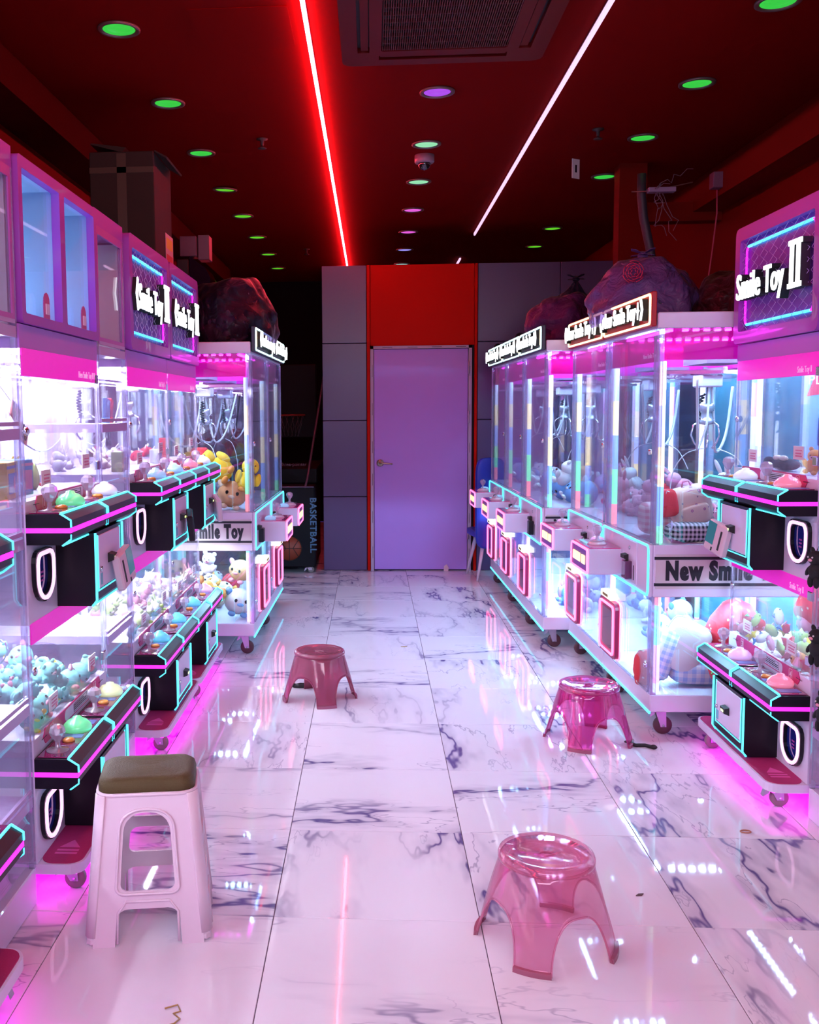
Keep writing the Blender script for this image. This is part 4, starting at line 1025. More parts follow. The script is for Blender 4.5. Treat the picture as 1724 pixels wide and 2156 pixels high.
def check(name, c1, c2, sc):
    M = bpy.data.materials.new(name); M.use_nodes = True; nt = M.node_tree; N = nt.nodes; L = nt.links
    b = N['Principled BSDF']; b.inputs['Roughness'].default_value = .8
    tc = N.new('ShaderNodeTexCoord'); mp = N.new('ShaderNodeMapping'); mp.inputs['Scale'].default_value = (sc, sc, sc); L.new(tc.outputs['Object'], mp.inputs[0])
    sp = N.new('ShaderNodeSeparateXYZ'); L.new(mp.outputs[0], sp.inputs[0]); fs = []
    for ax in 'XYZ':
        f = N.new('ShaderNodeMath'); f.operation = 'FRACT'; L.new(sp.outputs[ax], f.inputs[0])
        g = N.new('ShaderNodeMath'); g.operation = 'GREATER_THAN'; g.inputs[1].default_value = .5; L.new(f.outputs[0], g.inputs[0]); fs.append(g)
    a = N.new('ShaderNodeMath'); a.operation = 'ADD'; L.new(fs[0].outputs[0], a.inputs[0]); L.new(fs[2].outputs[0], a.inputs[1])
    d = N.new('ShaderNodeMath'); d.operation = 'MULTIPLY'; d.inputs[1].default_value = .5; L.new(a.outputs[0], d.inputs[0])
    mx = N.new('ShaderNodeMix'); mx.data_type = 'RGBA'; mx.inputs[6].default_value = (*c1, 1); mx.inputs[7].default_value = (*c2, 1)
    L.new(d.outputs[0], mx.inputs[0]); L.new(mx.outputs[2], b.inputs['Base Color']); return M
GING = check('black_gingham', (.01, .01, .03), (.72, .68, .80), 38)
GINB = check('blue_gingham', (.35, .50, .85), (.80, .82, .92), 26)
GINR = check('pink_gingham', (.70, .22, .30), (.85, .70, .70), 34)
def cushion(b, c, sx, sy, sz, e=.45, nu=24, nv=14, m=0):
    """rounded pillow-like solid (superellipsoid)"""
    def sg(v, p): return math.copysign(abs(v)**p, v)
    vs = []; fs = []
    for i in range(nv+1):
        t = -pi/2+pi*i/nv
        for j in range(nu):
            p = 2*pi*j/nu
            vs.append((c[0]+sx*sg(math.cos(t), e)*sg(math.cos(p), e), c[1]+sy*sg(math.cos(t), e)*sg(math.sin(p), e), c[2]+sz*sg(math.sin(t), e)))
    for i in range(nv):
        for j in range(nu):
            j2 = (j+1) % nu; fs.append((i*nu+j, i*nu+j2, (i+1)*nu+j2, (i+1)*nu+j))
    return b.add(vs, fs, m, True)
PIPE = fab('piping_pink', (.75, .35, .50))
e = empty('backpack', 'pink floral fabric backpack against the glass of the right big machine', 'backpack', wp(R3a, .70, .20, 1.03), -pi/2+pi/2+.0)
e.rotation_euler = (rad(12), rad(-14), 0); e.location = wp(R3a, .62, .225, 1.045); e.scale = (.68, .68, .80)
cushion(MB(), (0, 0, 0), .135, .075, .115).build('body', FLOR, e)
cushion(MB(), (0.005, -.07, -.035), .095, .028, .060).build('front_pocket', FLOR, e)
MB().tube([(.135*math.cos(q*pi/10)*.98, -.055, .112*math.sin(q*pi/10)*.95) for q in range(1, 10)], .004, 6).build('zip', PIPE, e)
MB().tube([(-.03, .02, .11), (-.02, .02, .145), (.02, .02, .145), (.03, .02, .11)], .006, 6).build('top_loop', PIPE, e)
e = empty('pouch', 'black and white gingham pouch lying under the floral backpack', 'pouch', wp(R3a, .725, .19, .935)); e.scale = (.70, .70, .80)
cushion(MB(), (0, 0, 0), .155, .085, .055, .6).build('body', GING, e)
MB().tube([(-.153+.03*abs(math.sin(q*pi/12)), -.06*math.cos(q*pi/12)-.02, .05*math.sin(q*pi/12)-.0) for q in range(-6, 19)], .005, 6).build('piping', fab('piping_lilac', (.55, .45, .7)), e)
e = empty('pouch', 'plain red padded pouch beside the floral backpack', 'pouch', wp(R3a, .66, .105, 1.06)); e.scale = (.62, .62, .75); e.rotation_euler = (0, rad(-10), 0)
cushion(MB(), (0, 0, 0), .075, .06, .085, .5).build('body', FM['red'], e)
MB().tube([(-.01, -.05, .06), (.0, -.06, .08), (.02, -.05, .07)], .003, 5).build('strap', FM['white'], e)
e = empty('cushion', 'pink gingham cushion low against the front glass of the right big machine', 'cushion', wp(R3a, .50, .10, .975)); cushion(MB(), (0, 0, 0), .07, .07, .075, .5).build('cover', GINR, e)
e = empty('pillow', 'pale grey quilted pillow standing in the lower right case', 'pillow', wp(R3a, .68, .19, .40)); e.scale = (.82, .82, .80); e.rotation_euler = (0, rad(28), 0)
cushion(MB(), (0, 0, 0), .125, .05, .150, .5).build('cover', FM['white'], e)
MB().tube([(q[0], -.0, q[1]) for q in rrect(-.124, .124, -.148, .148, .05, 4)], .004, 6, True).build('piping', FM['grey'], e)
e = empty('blanket', 'blue gingham blanket roll leaning on the grey pillow', 'blanket', wp(R3a, .68, .11, .36)); e.scale = (.8, .8, .85); e.rotation_euler = (0, rad(18), 0)
MB().lathe([(0, -.14), (.04, -.14), (.055, -.12), (.055, .12), (.04, .14), (0, .14)], 18).build('roll', GINB, e)
e = empty('cushion', 'small blue gingham cushion on the floor of the lower right case', 'cushion', wp(R3a, .64, .30, .275)); cushion(MB(), (0, 0, 0), .16, .08, .06, .5).build('cover', GINB, e)
STRAW = bpy.data.materials.new('strawberry_cloth'); STRAW.use_nodes = True
nt = STRAW.node_tree; N = nt.nodes; b_ = N['Principled BSDF']; b_.inputs['Roughness'].default_value = .6
tc = N.new('ShaderNodeTexCoord'); vo = N.new('ShaderNodeTexVoronoi'); vo.inputs['Scale'].default_value = 28; nt.links.new(tc.outputs['Object'], vo.inputs['Vector'])
rp = N.new('ShaderNodeValToRGB'); rp.color_ramp.elements[0].position = .16; rp.color_ramp.elements[0].color = (.85, .75, .6, 1); rp.color_ramp.elements[1].position = .22; rp.color_ramp.elements[1].color = (.62, .015, .03, 1)
nt.links.new(vo.outputs['Distance'], rp.inputs[0]); nt.links.new(rp.outputs[0], b_.inputs['Base Color'])
def strawberry(loc, s, rot, label):
    e = empty('plush_toy', label, 'plush toy', loc); e.rotation_euler = rot
    MB().lathe([(0, -.13*s), (.04*s, -.12*s), (.085*s, -.05*s), (.11*s, .03*s), (.10*s, .08*s), (.05*s, .11*s), (0, .115*s)], 20).build('berry', STRAW, e)
    lf = MB()
    for k in range(6):
        a = k*pi/3; lf.prism([(0, -.018*s), (.07*s, -.012*s), (.10*s, 0), (.07*s, .012*s), (0, .018*s)], 'z', .108*s, .116*s)
        n_ = len(lf.v)-10
        for i in range(n_, len(lf.v)):
            x_, y_, z_ = lf.v[i]; lf.v[i] = (x_*math.cos(a)-y_*math.sin(a), x_*math.sin(a)+y_*math.cos(a), z_-abs(x_)*.3)
    lf.build('leaf_crown', fab('leaf', (.12, .4, .08)), e)
strawberry(wp(R3a, .66, .42, .48), 1.1, (.3, .9, 0), 'big red strawberry plush at the back of the lower right case')
strawberry(wp(R3a, .76, .12+.27, .30), .9, (.5, -.7, 0), 'red strawberry plush beside the console in the lower right case')
strawberry(wp(R3a, .62, .055, .275), .75, (0, .4, 0), 'salmon strawberry plush pressed on the front glass of the lower right case')
strawberry(wp(R1, .22, .30, .66), 1.0, (1.2, 0, .4), 'strawberry plush under the claw in the right deck machine')
# right deck machine, upper case
e = empty('plush_toy', 'flat black plush with a cream bow lying behind the upper right glass', 'plush toy', wp(R1, .28, .10, 1.262), .1)
MB().ball((0, 0, .0), (.04, .10, .026), 16, 10).build('body', FM['black'], e); MB().ball((-.02, .02, .026), (.012, .03, .012), 8, 6).ball((-.02, -.03, .026), (.012, .03, .012), 8, 6).build('bow', FM['cream'], e)
for q in (-1, 1): MB().ball((q*.03, .07, .01), (.018, .03, .02), 8, 6).build('ear', FM['black'], e)
simple_plush(wp(R1, .55, .10, 1.285), -.8, .055, 'orange', 'pink', 'orange pig plush behind the upper right glass', 'bear')
simple_plush(wp(R1, .70, .12, 1.28), -.6, .05, 'red', 'white', 'small red plush at the near end of the upper right case', 'round')
# boxed goods in the left upper cases
def carton(root, x, y, z, w, d, h, rz, c1, c2, label, grp=None):
    e = empty('gift_box', label, 'box', wp(root, x, y, z), root.rotation_euler[2]+rz, grp)
    MB().bbox(-w/2, w/2, -d/2, d/2, 0, h, .002).build('carton', mat('carton_'+c1, FC[c1], .4), e)
    MB().box(-w*.38, w*.38, -d/2-.0012, -d/2, h*.15, h*.7).box(-w/2, w/2, -d/2-.001, -d/2, h*.82, h*.9).build('printed_label', mat('carton_'+c2, FC[c2], .4), e)
    MB().ball((w*.15, -d/2-.001, h*.42), (w*.14, .001, h*.2), 10, 6).build('picture', mat('carton_pink', FC['pink'], .4), e)
carton(L1, .12, .12, 1.235, .13, .08, .115, .1, 'yellow', 'blue', 'yellow printed box at the near end of the first upper case')
carton(L1, .28, .13, 1.235, .07, .09, .115, -.2, 'blue', 'pink', 'narrow blue printed box beside the yellow box')
e = empty('paddle_toy', 'lime green round paddle toy leaning in the first upper case', 'toy', wp(L1, .47, .14, 1.285), pi/2)
MB().ball((0, 0, 0), (.065, .016, .045), 18, 10, rot=Matrix.Rotation(.6, 3, 'Y')).build('disc', FM['lime'], e); MB().tube([(.04, 0, -.03), (.10, -.01, -.045)], .006, 6).build('stem', FM['red'], e)
carton(L2, .20, .10, 1.235, .05, .05, .09, 0, 'lime', 'yellow', 'slim green box in the second upper left case'); carton(L2, .33, .12, 1.235, .06, .06, .06, .3, 'brown', 'orange', 'small brown box in the second upper left case')
carton(L3, .15, .10, 1.235, .08, .05, .07, 0, 'white', 'blue', 'white box at the near end of the third upper left case'); carton(L3, .45, .12, 1.235, .08, .05, .12, .3, 'red', 'white', 'tall red box in the third upper left case')
# tiger-striped cards hung on a keyring
TIG = mat('tiger_card', (.85, .30, .25), .45)
e = empty('keychain', 'two tiger striped cards with rings hanging in the first upper left case', 'keychain', wp(L1, .22, .10, 1.50), pi/2)
for k, (dx, dz, a) in enumerate(((0, 0, .5), (.045, -.065, .45))):
    c = MB().bbox(-.042, .042, -.003, .003, -.028, .028, .004).build('card', TIG, e, (dx, -.006*k, dz), (0, a, 0))
    s = MB()
    for q in range(4): s.prism([(-.03+q*.017, .028), (-.022+q*.017, .028), (-.024+q*.017, .002)], 'y', -.0045, -.003)
    s.tube([(-.012+.008*math.cos(t), -.0045, -.01+.008*math.sin(t)) for t in [i*pi/5 for i in range(10)]], .0015, 4, True).tube([(.014+.008*math.cos(t), -.0045, -.01+.008*math.sin(t)) for t in [i*pi/5 for i in range(10)]], .0015, 4, True)
    s.build('stripes', BLACKM, c)
    MB().tube([(-.055+.016*math.cos(t), 0, -.04+.016*math.sin(t)) for t in [i*pi/8 for i in range(16)]], .001, 4, True).build('ring', CHROME, c)
MB().tube([(0, 0, .02), (-.02, .05, .10), (0, .10, .16)], .0012, 4).build('cord', BLACKM, e)
# earbud cards on the second machine
e = empty('cable_pack', 'pink and blue cable packs hanging in the second upper left case', 'cable pack', wp(L2, .10, .12, 1.50), pi/2)
MB().bbox(-.03, .03, -.01, .01, -.06, .06, .004).build('pack', FM['blue'], e, (0, 0, 0), (0, .2, 0)); MB().bbox(-.02, .02, -.01, .01, -.06, .06, .004).build('pack', FM['red'], e, (.06, 0, 0), (0, .25, 0))
for q in (-1, 1): MB().tube([(q*.02+.02+.015*math.cos(t), 0, -.10+.025*math.sin(t)) for t in [i*pi/6 for i in range(12)]], .003, 5, True).ball((q*.02+.02, 0, -.135), (.010, .008, .014), 8, 6).build('plug_cord', BLACKM, e)
# poster standee seen behind the right deck machine
e = empty('display_standee', 'red and blue printed standee seen through the upper right case', 'standee', (1.98, 4.30, 1.24), -pi/2+1.35)
st = rrect(-.15, .15, 0, .44, .05, 4)
MB().prism(st, 'y', -.004, .004).build('board', mat('standee_blue', (.22, .45, .75), .4), e)
MB().prism([(-.14, .30), (.14, .34), (.14, .42), (-.10, .42)], 'y', -.006, -.004).build('red_banner', mat('standee_red', (.55, .05, .08), .4), e)
text('banner_word', 'PLAY CUBE', .055, TXTW, e, (0, -.008, .350), align='CENTER', ext=.0006)
MB().tube([(.10*math.cos(q*pi/3+pi/6), -.006, .15+.11*math.sin(q*pi/3+pi/6)) for q in range(6)], .006, 5, True).tube([(.06*math.cos(q*pi/3+pi/6), -.006, .15+.06*math.sin(q*pi/3+pi/6)) for q in range(6)], .004, 5, True).build('outline_print', mat('standee_ink', (.02, .06, .2), .5), e)

# ================================================================== PINK CLEAR STOOLS
def pinkmat(name, tint, dens):
    return glass(name, tint, .06, .06, dens, (.90, .30, .48))
PST = pinkmat('clear_pink_plastic', (.97, .74, .83), .16); PSD = pinkmat('clear_dark_pink_plastic', (.62, .10, .22), .35)
PRD = pinkmat('clear_red_pink_plastic', (.60, .16, .26), .22); PRDD = pinkmat('clear_dark_red_plastic', (.34, .05, .10), .4)
def pink_stool(label, x, y, rz, mA, mB, s=1.0):
    root = empty('plastic_stool', label, 'stool', (x, y, 0), rz); root.scale = (s, s, s)
    H = .262; rt, rb = .128, .192
    MB().lathe([(.018, H-.010), (.08, H-.008), (.112, H-.003), (.122, H+.002), (.131, H-.002), (.134, H-.010), (.134, H-.020), (.128, H-.020), (.124, H-.008), (.080, H-.012), (.018, H-.014), (.018, H-.010)], 40).build('seat', mA, root)
    MB().tube([(.026*math.cos(t), .013*math.sin(t), H-.008) for t in [i*2*pi/20 for i in range(20)]], .003, 6, True).build('seat_hole_rim', mA, root)
    # skirt with four arches and four wide legs
    NA = 96; NZ = 10; vs = []; fs = []
    def zb(a):
        d = ((a+pi/4) % (pi/2))-pi/4      # 0 in the middle of an arch
        w = rad(30)
        if abs(d) >= w: return 0.0
        return .142*(1-(abs(d)/w)**2.8)**.5
    angs = []
    for q in range(4):
        c0 = q*pi/2
        for k in range(-12, 13): angs.append(c0+rad(30)*math.sin(k/12*pi/2))
        for k in range(1, 8): angs.append(c0+rad(30)+rad(30)*k/8)
    NA = len(angs)
    for a in angs:
        z0 = zb(a)
        for i in range(NZ+1):
            z = (H-.014)+(z0-(H-.014))*i/NZ; t = 1-z/(H-.014)
            d = ((a+pi/4) % (pi/2))-pi/4
            leg = max(0, (abs(d)-rad(20))/rad(25))
            r = rt+(rb-rt)*(t**1.05)+.006*leg*math.sin(pi*min(1, t))
            vs.append((r*math.cos(a), r*math.sin(a), z))
    for j in range(NA):
        j2 = (j+1) % NA
        for i in range(NZ): fs.append((j*(NZ+1)+i, j2*(NZ+1)+i, j2*(NZ+1)+i+1, j*(NZ+1)+i+1))
    o = MB().add(vs, fs, 0, True).build('legs_and_skirt', mA, root)
    md = o.modifiers.new('thickness', 'SOLIDIFY'); md.thickness = .0035; md.offset = -1
    for q in range(4):
        c0 = q*pi/2+pi/4; p = []; b = MB()
        e_ = []
        for k in range(13):
            a = c0+rad(-15+30*k/12); e_.append(a)
        for (r0, r1, z0, z1) in ((rb-.004, rb+.008, 0, .014),):
            vv = []
            for a in e_:
                for (r, z) in ((r0, z0), (r1, z0), (r1-.001, z1), (r0, z1)): vv.append((r*math.cos(a), r*math.sin(a), z))
            ff = [(4*i+k, 4*i+(k+1) % 4, 4*i+4+(k+1) % 4, 4*i+4+k) for i in range(12) for k in range(4)]+[(0, 1, 2, 3), (48, 51, 50, 49)]
            b.add(vv, ff)
        b.build('foot_rim', mB, root)
        # raised edge bead following each arch
        bd = []
        c1 = q*pi/2
        for k in range(-12, 13):
            a = c1+rad(30)*math.sin(k/12*pi/2); z0 = zb(a); t = 1-z0/(H-.014); r = rt+(rb-rt)*(t**1.05)+.002
            bd.append((r*math.cos(a), r*math.sin(a), max(z0, .003)))
        MB().tube(bd, .003, 5).build('arch_edge', mA, root)
    return root
pink_stool('low transparent pink stool nearest the camera on the bright marble', .485, 2.695, rad(25), PST, PSD)
pink_stool('low transparent magenta-pink stool beside the right row of machines', .975, 4.42, rad(22), glass('clear_magenta_plastic', (.93, .45, .72), .12, .06, .16, (.85, .08, .40)), PSD)
pink_stool('low translucent dull red stool on the left of the aisle', -.275, 5.02, rad(-31), PRD, PRDD, .985)

# ================================================================== TALL WHITE STOOL
WST = mat('stool_white_pink_plastic', (.80, .62, .72), .38, noise=(14, .05)); BRN = mat('stool_brown_lid', (.090, .062, .022), .55, spec=.25, bump=(400, .5))
root = empty('step_stool', 'tall white plastic stool with a dark brown rounded lid', 'stool', (-.655, 2.755, 0), rad(9))
H = .425
def side_plate(wt, wb, holes=True, arch=.11):
    """flat outline of one leg frame (x across, y up) with two windows and a bottom arch"""
    o = [(-wt/2, H), (-wb/2, .0), (-wb/2+.062, .0), (-wb/2+.066, arch*.55)]
    for k in range(1, 6):
        a = pi-pi/2*k/5; o.append((-wb/2+.066+.035+.035*math.cos(a), arch-.035+.035*math.sin(a)))
    for k in range(0, 6):
        a = pi/2-pi/2*k/5; o.append((wb/2-.066-.035+.035*math.cos(a), arch-.035+.035*math.sin(a)))
    o += [(wb/2-.066, arch*.55), (wb/2-.062, .0), (wb/2, .0), (wt/2, H)]
    ls = [o]
    if holes:
        def win(z0, z1, w0, w1, rt_, rb_):
            p = []
            for cx, cz, a0, r in ((w1/2-rt_, z1-rt_, 0, rt_), (-w1/2+rt_, z1-rt_, 90, rt_), (-w0/2+rb_, z0+rb_, 180, rb_), (w0/2-rb_, z0+rb_, 270, rb_)):
                for i in range(6): a = rad(a0+18*i); p.append((cx+r*math.cos(a), cz+r*math.sin(a)))
            return p
        if holes == 'front': ls += [win(.155, .375, .152, .132, .055, .020)]
        else: ls += [win(.272, .375, .134, .126, .045, .015), win(.155, .238, .148, .140, .030, .016)]
    return ls
def frame_side(name, wt, wb, yt, yb, rz, holes, arch=.105):
    me = plate(side_plate(wt, wb, holes, arch), .0035); me.materials.clear(); me.materials.append(WST)
    tilt = math.atan2(yb-yt, H)
    o = link(name, me, root); o.matrix_local = Matrix.Rotation(rz, 4, 'Z') @ Matrix.Translation((0, -yb, 0)) @ Matrix.Rotation(pi/2-tilt, 4, 'X')
    md = o.modifiers.new('round_edge', 'BEVEL'); md.width = .002; md.segments = 2; md.limit_method = 'ANGLE'
    # raised rib round the openings
    hs = side_plate(wt, wb, holes, arch)[1:]
    if holes: 
        r = MB()
        if holes == 'front': r.tube([(p[0]*1.16, p[1]+(.010 if p[1] > .3 else -.008), .005) for p in hs[0]], .0045, 6, True)
        r.tube([(-wb/2+.070, .01, .005), (-wb/2+.072, arch-.01, .005), (-wb/2+.095, arch+.022, .005), (wb/2-.095, arch+.022, .005), (wb/2-.072, arch-.01, .005), (wb/2-.070, .01, .005)], .004, 6)
        q = r.build('raised_rib', WST, o)
    return o
frame_side('front_frame', .252, .312, .102, .142, 0, 'front')
frame_side('back_frame', .252, .312, .102, .142, pi, 'back')
frame_side('side_frame', .172, .245, .140, .172, pi/2, 'back', .09)
frame_side('side_frame', .172, .245, .140, .172, -pi/2, 'back', .09)
for sx in (-1, 1):
    for sy in (-1, 1):
        b = MB(); k = 12
        def ringp(z):
            t = 1-z/H; cx = sx*(.113+.038*t); cy = sy*(.080+.036*t); r = .028
            return [(cx+sx*r*math.cos(rad(90*i/k)) if True else 0, cy+sy*r*math.sin(rad(90*i/k)), z) for i in range(k+1)]
        A = []; zs_ = [.028, .15, .3, H]
        for z in zs_: A += ringp(z)
        n = k+1; fs = []
        for i in range(len(zs_)-1):
            for j in range(k): fs.append((i*n+j, i*n+j+1, (i+1)*n+j+1, (i+1)*n+j))
        b.add(A, fs, 0, True)
        o = b.build('leg_corner', WST, root); md = o.modifiers.new('thickness', 'SOLIDIFY'); md.thickness = .006; md.offset = 0
        bx = sx*.142; by = sy*.112
        MB().bbox(min(bx-sx*.028, bx+sx*.030), max(bx-sx*.028, bx+sx*.030), min(by-sy*.030, by+sy*.030), max(by-sy*.030, by+sy*.030), 0, .032, .010).build('foot', WST, root)
MB().tube([(q[0], q[1], H) for q in rrect(-.139, .139, -.106, .106, .045, 5)], .006, 6, True).build('top_rim', WST, root)
lid = []; 
b = MB(); L_ = []
for (ins, z) in ((.0, H-.004), (-.002, H+.022), (.002, H+.036), (.012, H+.044), (.024, H+.046), (.024, H+.046)):
    L_.append([(p[0], p[1], z) for p in rrect(-.136+ins, .136-ins, -.104+ins, .104-ins, .045-min(ins, .02)*.5, 7)])
n = len(L_[0]); V = [p for r in L_ for p in r]
fs = [(i*n+j, i*n+(j+1) % n, (i+1)*n+(j+1) % n, (i+1)*n+j) for i in range(len(L_)-2) for j in range(n)]+[tuple(range((len(L_)-2)*n, (len(L_)-1)*n)), tuple(range(n-1, -1, -1))]
b.add(V, fs, 0, True); lo = b.build('lid', BRN, root)
g = MB()
for k in range(1, 9): g.tube([(p[0], p[1], H+.0455) for p in rrect(-.106+k*.010, .106-k*.010, -.078+k*.0085, .078-k*.0085, max(.04-k*.004, .006), 5)], .0011, 4, True)
g.build('lid_groove_rings', BRN, lo)

# ================================================================== THINGS ON TOP OF THE MACHINES, BACK OF THE SHOP, SMALL ITEMS
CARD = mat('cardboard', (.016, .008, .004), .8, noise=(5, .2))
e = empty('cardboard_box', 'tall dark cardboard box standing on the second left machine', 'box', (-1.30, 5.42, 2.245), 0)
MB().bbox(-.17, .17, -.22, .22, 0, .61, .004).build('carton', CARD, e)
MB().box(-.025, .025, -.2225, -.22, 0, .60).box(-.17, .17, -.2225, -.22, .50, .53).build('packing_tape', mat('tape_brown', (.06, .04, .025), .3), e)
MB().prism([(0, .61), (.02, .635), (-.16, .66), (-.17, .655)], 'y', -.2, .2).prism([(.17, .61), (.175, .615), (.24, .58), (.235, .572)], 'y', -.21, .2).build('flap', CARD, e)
e = empty('paper_notice', 'red and yellow printed paper on the side of the cardboard box', 'paper', (-1.127, 5.55, 2.26), 0)
MB().box(-.001, .001, -.10, .10, 0, .22).build('sheet', mat('notice_paper', (.55, .35, .40), .6), e); MB().box(.001, .0016, -.08, .08, .02, .11).build('print', mat('notice_red', (.5, .05, .05), .6), e)
MB().box(.001, .0016, -.08, .08, .14, .20).build('yellow_block', mat('notice_yellow', (.6, .5, .05), .6), e)
ROUT = mat('router_white', (.14, .07, .11), .4)
e = empty('storage_rack', 'dark rack with a glossy black screen panel above the left machines', 'rack', (-1.17, 6.62, 1.912), 0)
MB().bbox(-.10, -.02, -.15, .15, 0, .58, .006).build('side_case', mat('rack_black', (.02, .01, .015), .5), e)
MB().prism([(-.015, 0), (.12, 0), (.12, .46), (.09, .52), (-.015, .60)], 'y', -.14, .14).build('glossy_panel', mat('gloss_black', (.015, .005, .02), .08, coat=1), e)
MB().bbox(-.08, .03, -.13, .0, .60, .73, .004).bbox(.035, .11, -.10, .02, .58, .74, .004).build('white_box', ROUT, e)
def plasticbag(label, x, y, z, sx, sy, sz, tint, dcol, seed, knot=True, letters=False, haze=.55, rot=0):
    """tied thin plastic sack full of plush, with gathers to the knot"""
    e = empty('plastic_bag', label, 'bag', (x, y, z), rot)
    rnd = random.Random(seed); b = MB(); nu, nv = 40, 24; vs = []; fs = []
    ph = [rnd.uniform(0, 6.28) for _ in range(8)]
    from mathutils import noise as NZ_
    off = Vector((seed*3.1, seed*1.7, 0))
    prof = [(.00, 1.0), (.10, .97), (.28, .90), (.52, .84), (.74, .74), (.90, .58), (1.0, .40), (1.02, .22), (.97, .08), (.85, .01), (.5, 0), (0, 0)] if knot else [(.0, .93), (.25, .95), (.5, .92), (.72, .82), (.88, .66), (.98, .46), (1.02, .26), (.98, .08), (.85, .01), (.5, 0), (0, 0)]
    nu = 64; nv = 36
    for i in range(nv+1):
        t = i/nv*(len(prof)-1); k0 = min(int(t), len(prof)-2); f_ = t-k0
        rr_ = prof[k0][0]*(1-f_)+prof[k0+1][0]*f_; zz = prof[k0][1]*(1-f_)+prof[k0+1][1]*f_
        for j in range(nu):
            p = 2*pi*j/nu; d = Vector((math.cos(p), math.sin(p), 0))
            q = Vector((d.x*rr_*1.6, d.y*rr_*1.6, zz*2.2))+off
            n1 = NZ_.noise(q*1.1)*.22+NZ_.noise(q*3.0)*.09+(abs(NZ_.noise(Vector((p*2.2, zz*1.2, seed))*1.6)))*.10
            g_ = max(0, 1-rr_*2.2)*.12*math.sin(9*p+seed)*rr_*2
            r_ = max(0, rr_*(1+n1)+g_)
            vs.append((sx*r_*d.x, sy*r_*d.y, max(0, sz*zz*(1+(NZ_.noise(q*.9+Vector((5, 0, 0))))*.22*min(1, rr_*2)))))
    for i in range(nv):
        for j in range(nu):
            j2 = (j+1) % nu; fs.append((i*nu+j, (i+1)*nu+j, (i+1)*nu+j2, i*nu+j2))
    M = glass('bag_film_%d' % seed, tint, .03, .34, haze, dcol)
    nt = M.node_tree; N_ = nt.nodes
    if 'wrinkle' not in N_:
        tc = N_.new('ShaderNodeTexCoord'); n1 = N_.new('ShaderNodeTexNoise'); n1.name = 'wrinkle'; n1.inputs['Scale'].default_value = 9; n1.inputs['Detail'].default_value = 5; n1.inputs['Distortion'].default_value = 1.5
        nt.links.new(tc.outputs['Object'], n1.inputs['Vector']); bp = N_.new('ShaderNodeBump'); bp.inputs['Distance'].default_value = .05; bp.inputs['Strength'].default_value = .9
        nt.links.new(n1.outputs['Fac'], bp.inputs['Height'])
        for q in N_:
            if q.type in ('BSDF_GLOSSY', 'BSDF_DIFFUSE'): nt.links.new(bp.outputs[0], q.inputs['Normal'])
    b.add(vs, fs, 0, True).build('film', M, e)
    if knot:
        q = MB(); q.ball((0, 0, sz+.004), (.028, .022, .018), 10, 8)
        for a in range(6):
            an = a*pi/3+.3; q.prism([(0, -.006), (.055, -.022), (.07, 0), (.055, .022), (0, .006)], 'z', sz+.012, sz+.015)
            n_ = len(q.v)-10
            for i in range(n_, len(q.v)):
                x_, y_, z_ = q.v[i]; q.v[i] = (x_*math.cos(an)-y_*math.sin(an), x_*math.sin(an)+y_*math.cos(an), z_+abs(x_)*(.35 if a % 2 else -.1))
        q.build('knot', M, e)
    return e
def bagfill(x, y, z, sx, sy, sz, n, cols, seed, where):
    rnd = random.Random(seed)
    for k in range(n):
        a = k*2*pi/n+rnd.uniform(-.1, .1); r = rnd.uniform(.25, .62)
        s = rnd.uniform(.07, .10); c = rnd.choice(cols)
        o = plush_obj(rnd.choice(['bear', 'round']), (x+sx*r*math.cos(a), y+sy*r*math.sin(a), z+s*.8+rnd.uniform(0, max(.001, sz*.75*(1-r)-s))), s, (rnd.uniform(-1, 1), rnd.uniform(-1, 1), rnd.uniform(0, 6)), c, 'cream')
        dz = (o.location.z-z)/sz; an = (a+pi/12)%(2*pi)
        sd = ('right', 'back right', 'back', 'back left', 'left', 'front left', 'front', 'front right')[int((a % (2*pi))/(pi/4)+.5) % 8]
        tag(o, '%s plush toy, %s %s side, packed inside %s' % (c, ('low', 'middle', 'high')[min(2, int(dz*3.5))], sd, where), 'plush toy', 'plush toys in %s' % where)
e = plasticbag('big clear plastic bag of plush with a rose print on the red-marquee machine', 1.42, 5.35, 1.915, .27, .34, .37, (.45, .28, .65), (.22, .12, .42), 31)
ROS = mat('rose_print', (.45, .02, .10), .5)
rp_ = MB()
for k in range(26):
    a = k*2.4; r = .010+.0018*k; rp_.tube([(-.13+r*math.cos(a+q*.3), -.333+.00*k, .250+r*math.sin(a+q*.3)) for q in range(4)], .0032, 4)
rp_.build('rose_print', ROS, e); 
for q in range(3): pass
text('print_word', 'Rose', .065, mat('bag_ink', (.02, .005, .04), .5), e, (-.12, -.352, .09), ext=.0006, shear=.3)
s_ = MB().tube([(.02, -.335, .25), (.05, -.335, .27), (.03, -.335, .22), (.07, -.33, .25), (.06, -.33, .20), (.10, -.325, .24), (.12, -.32, .22), (.15, -.31, .18), (.13, -.315, .15)], .002, 4)
s_.build('marker_scrawl', mat('bag_ink', (.02, .005, .04), .5), e)
bagfill(1.42, 5.35, 1.915, .24, .30, .33, 8, ['pink', 'cream', 'tan'], 5, 'the rose-print bag')
plasticbag('dark purple plastic bag sagging over the nearest dark-marquee machine', 1.27, 6.75, 1.915, .22, .30, .34, (.30, .12, .35), (.16, .04, .22), 32, False)
bagfill(1.27, 6.75, 1.915, .19, .26, .28, 3, ['lilac', 'pink'], 6, 'the dark purple bag')
plasticbag('tall dim plastic bag behind the rose-print bag', 1.50, 7.45, 1.915, .20, .24, .52, (.12, .12, .22), (.03, .03, .08), 33, True)
plasticbag('low dark bag beside the rose-print bag on the roof edge', 1.79, 5.05, 1.915, .18, .22, .26, (.20, .05, .10), (.08, .015, .03), 34, False)
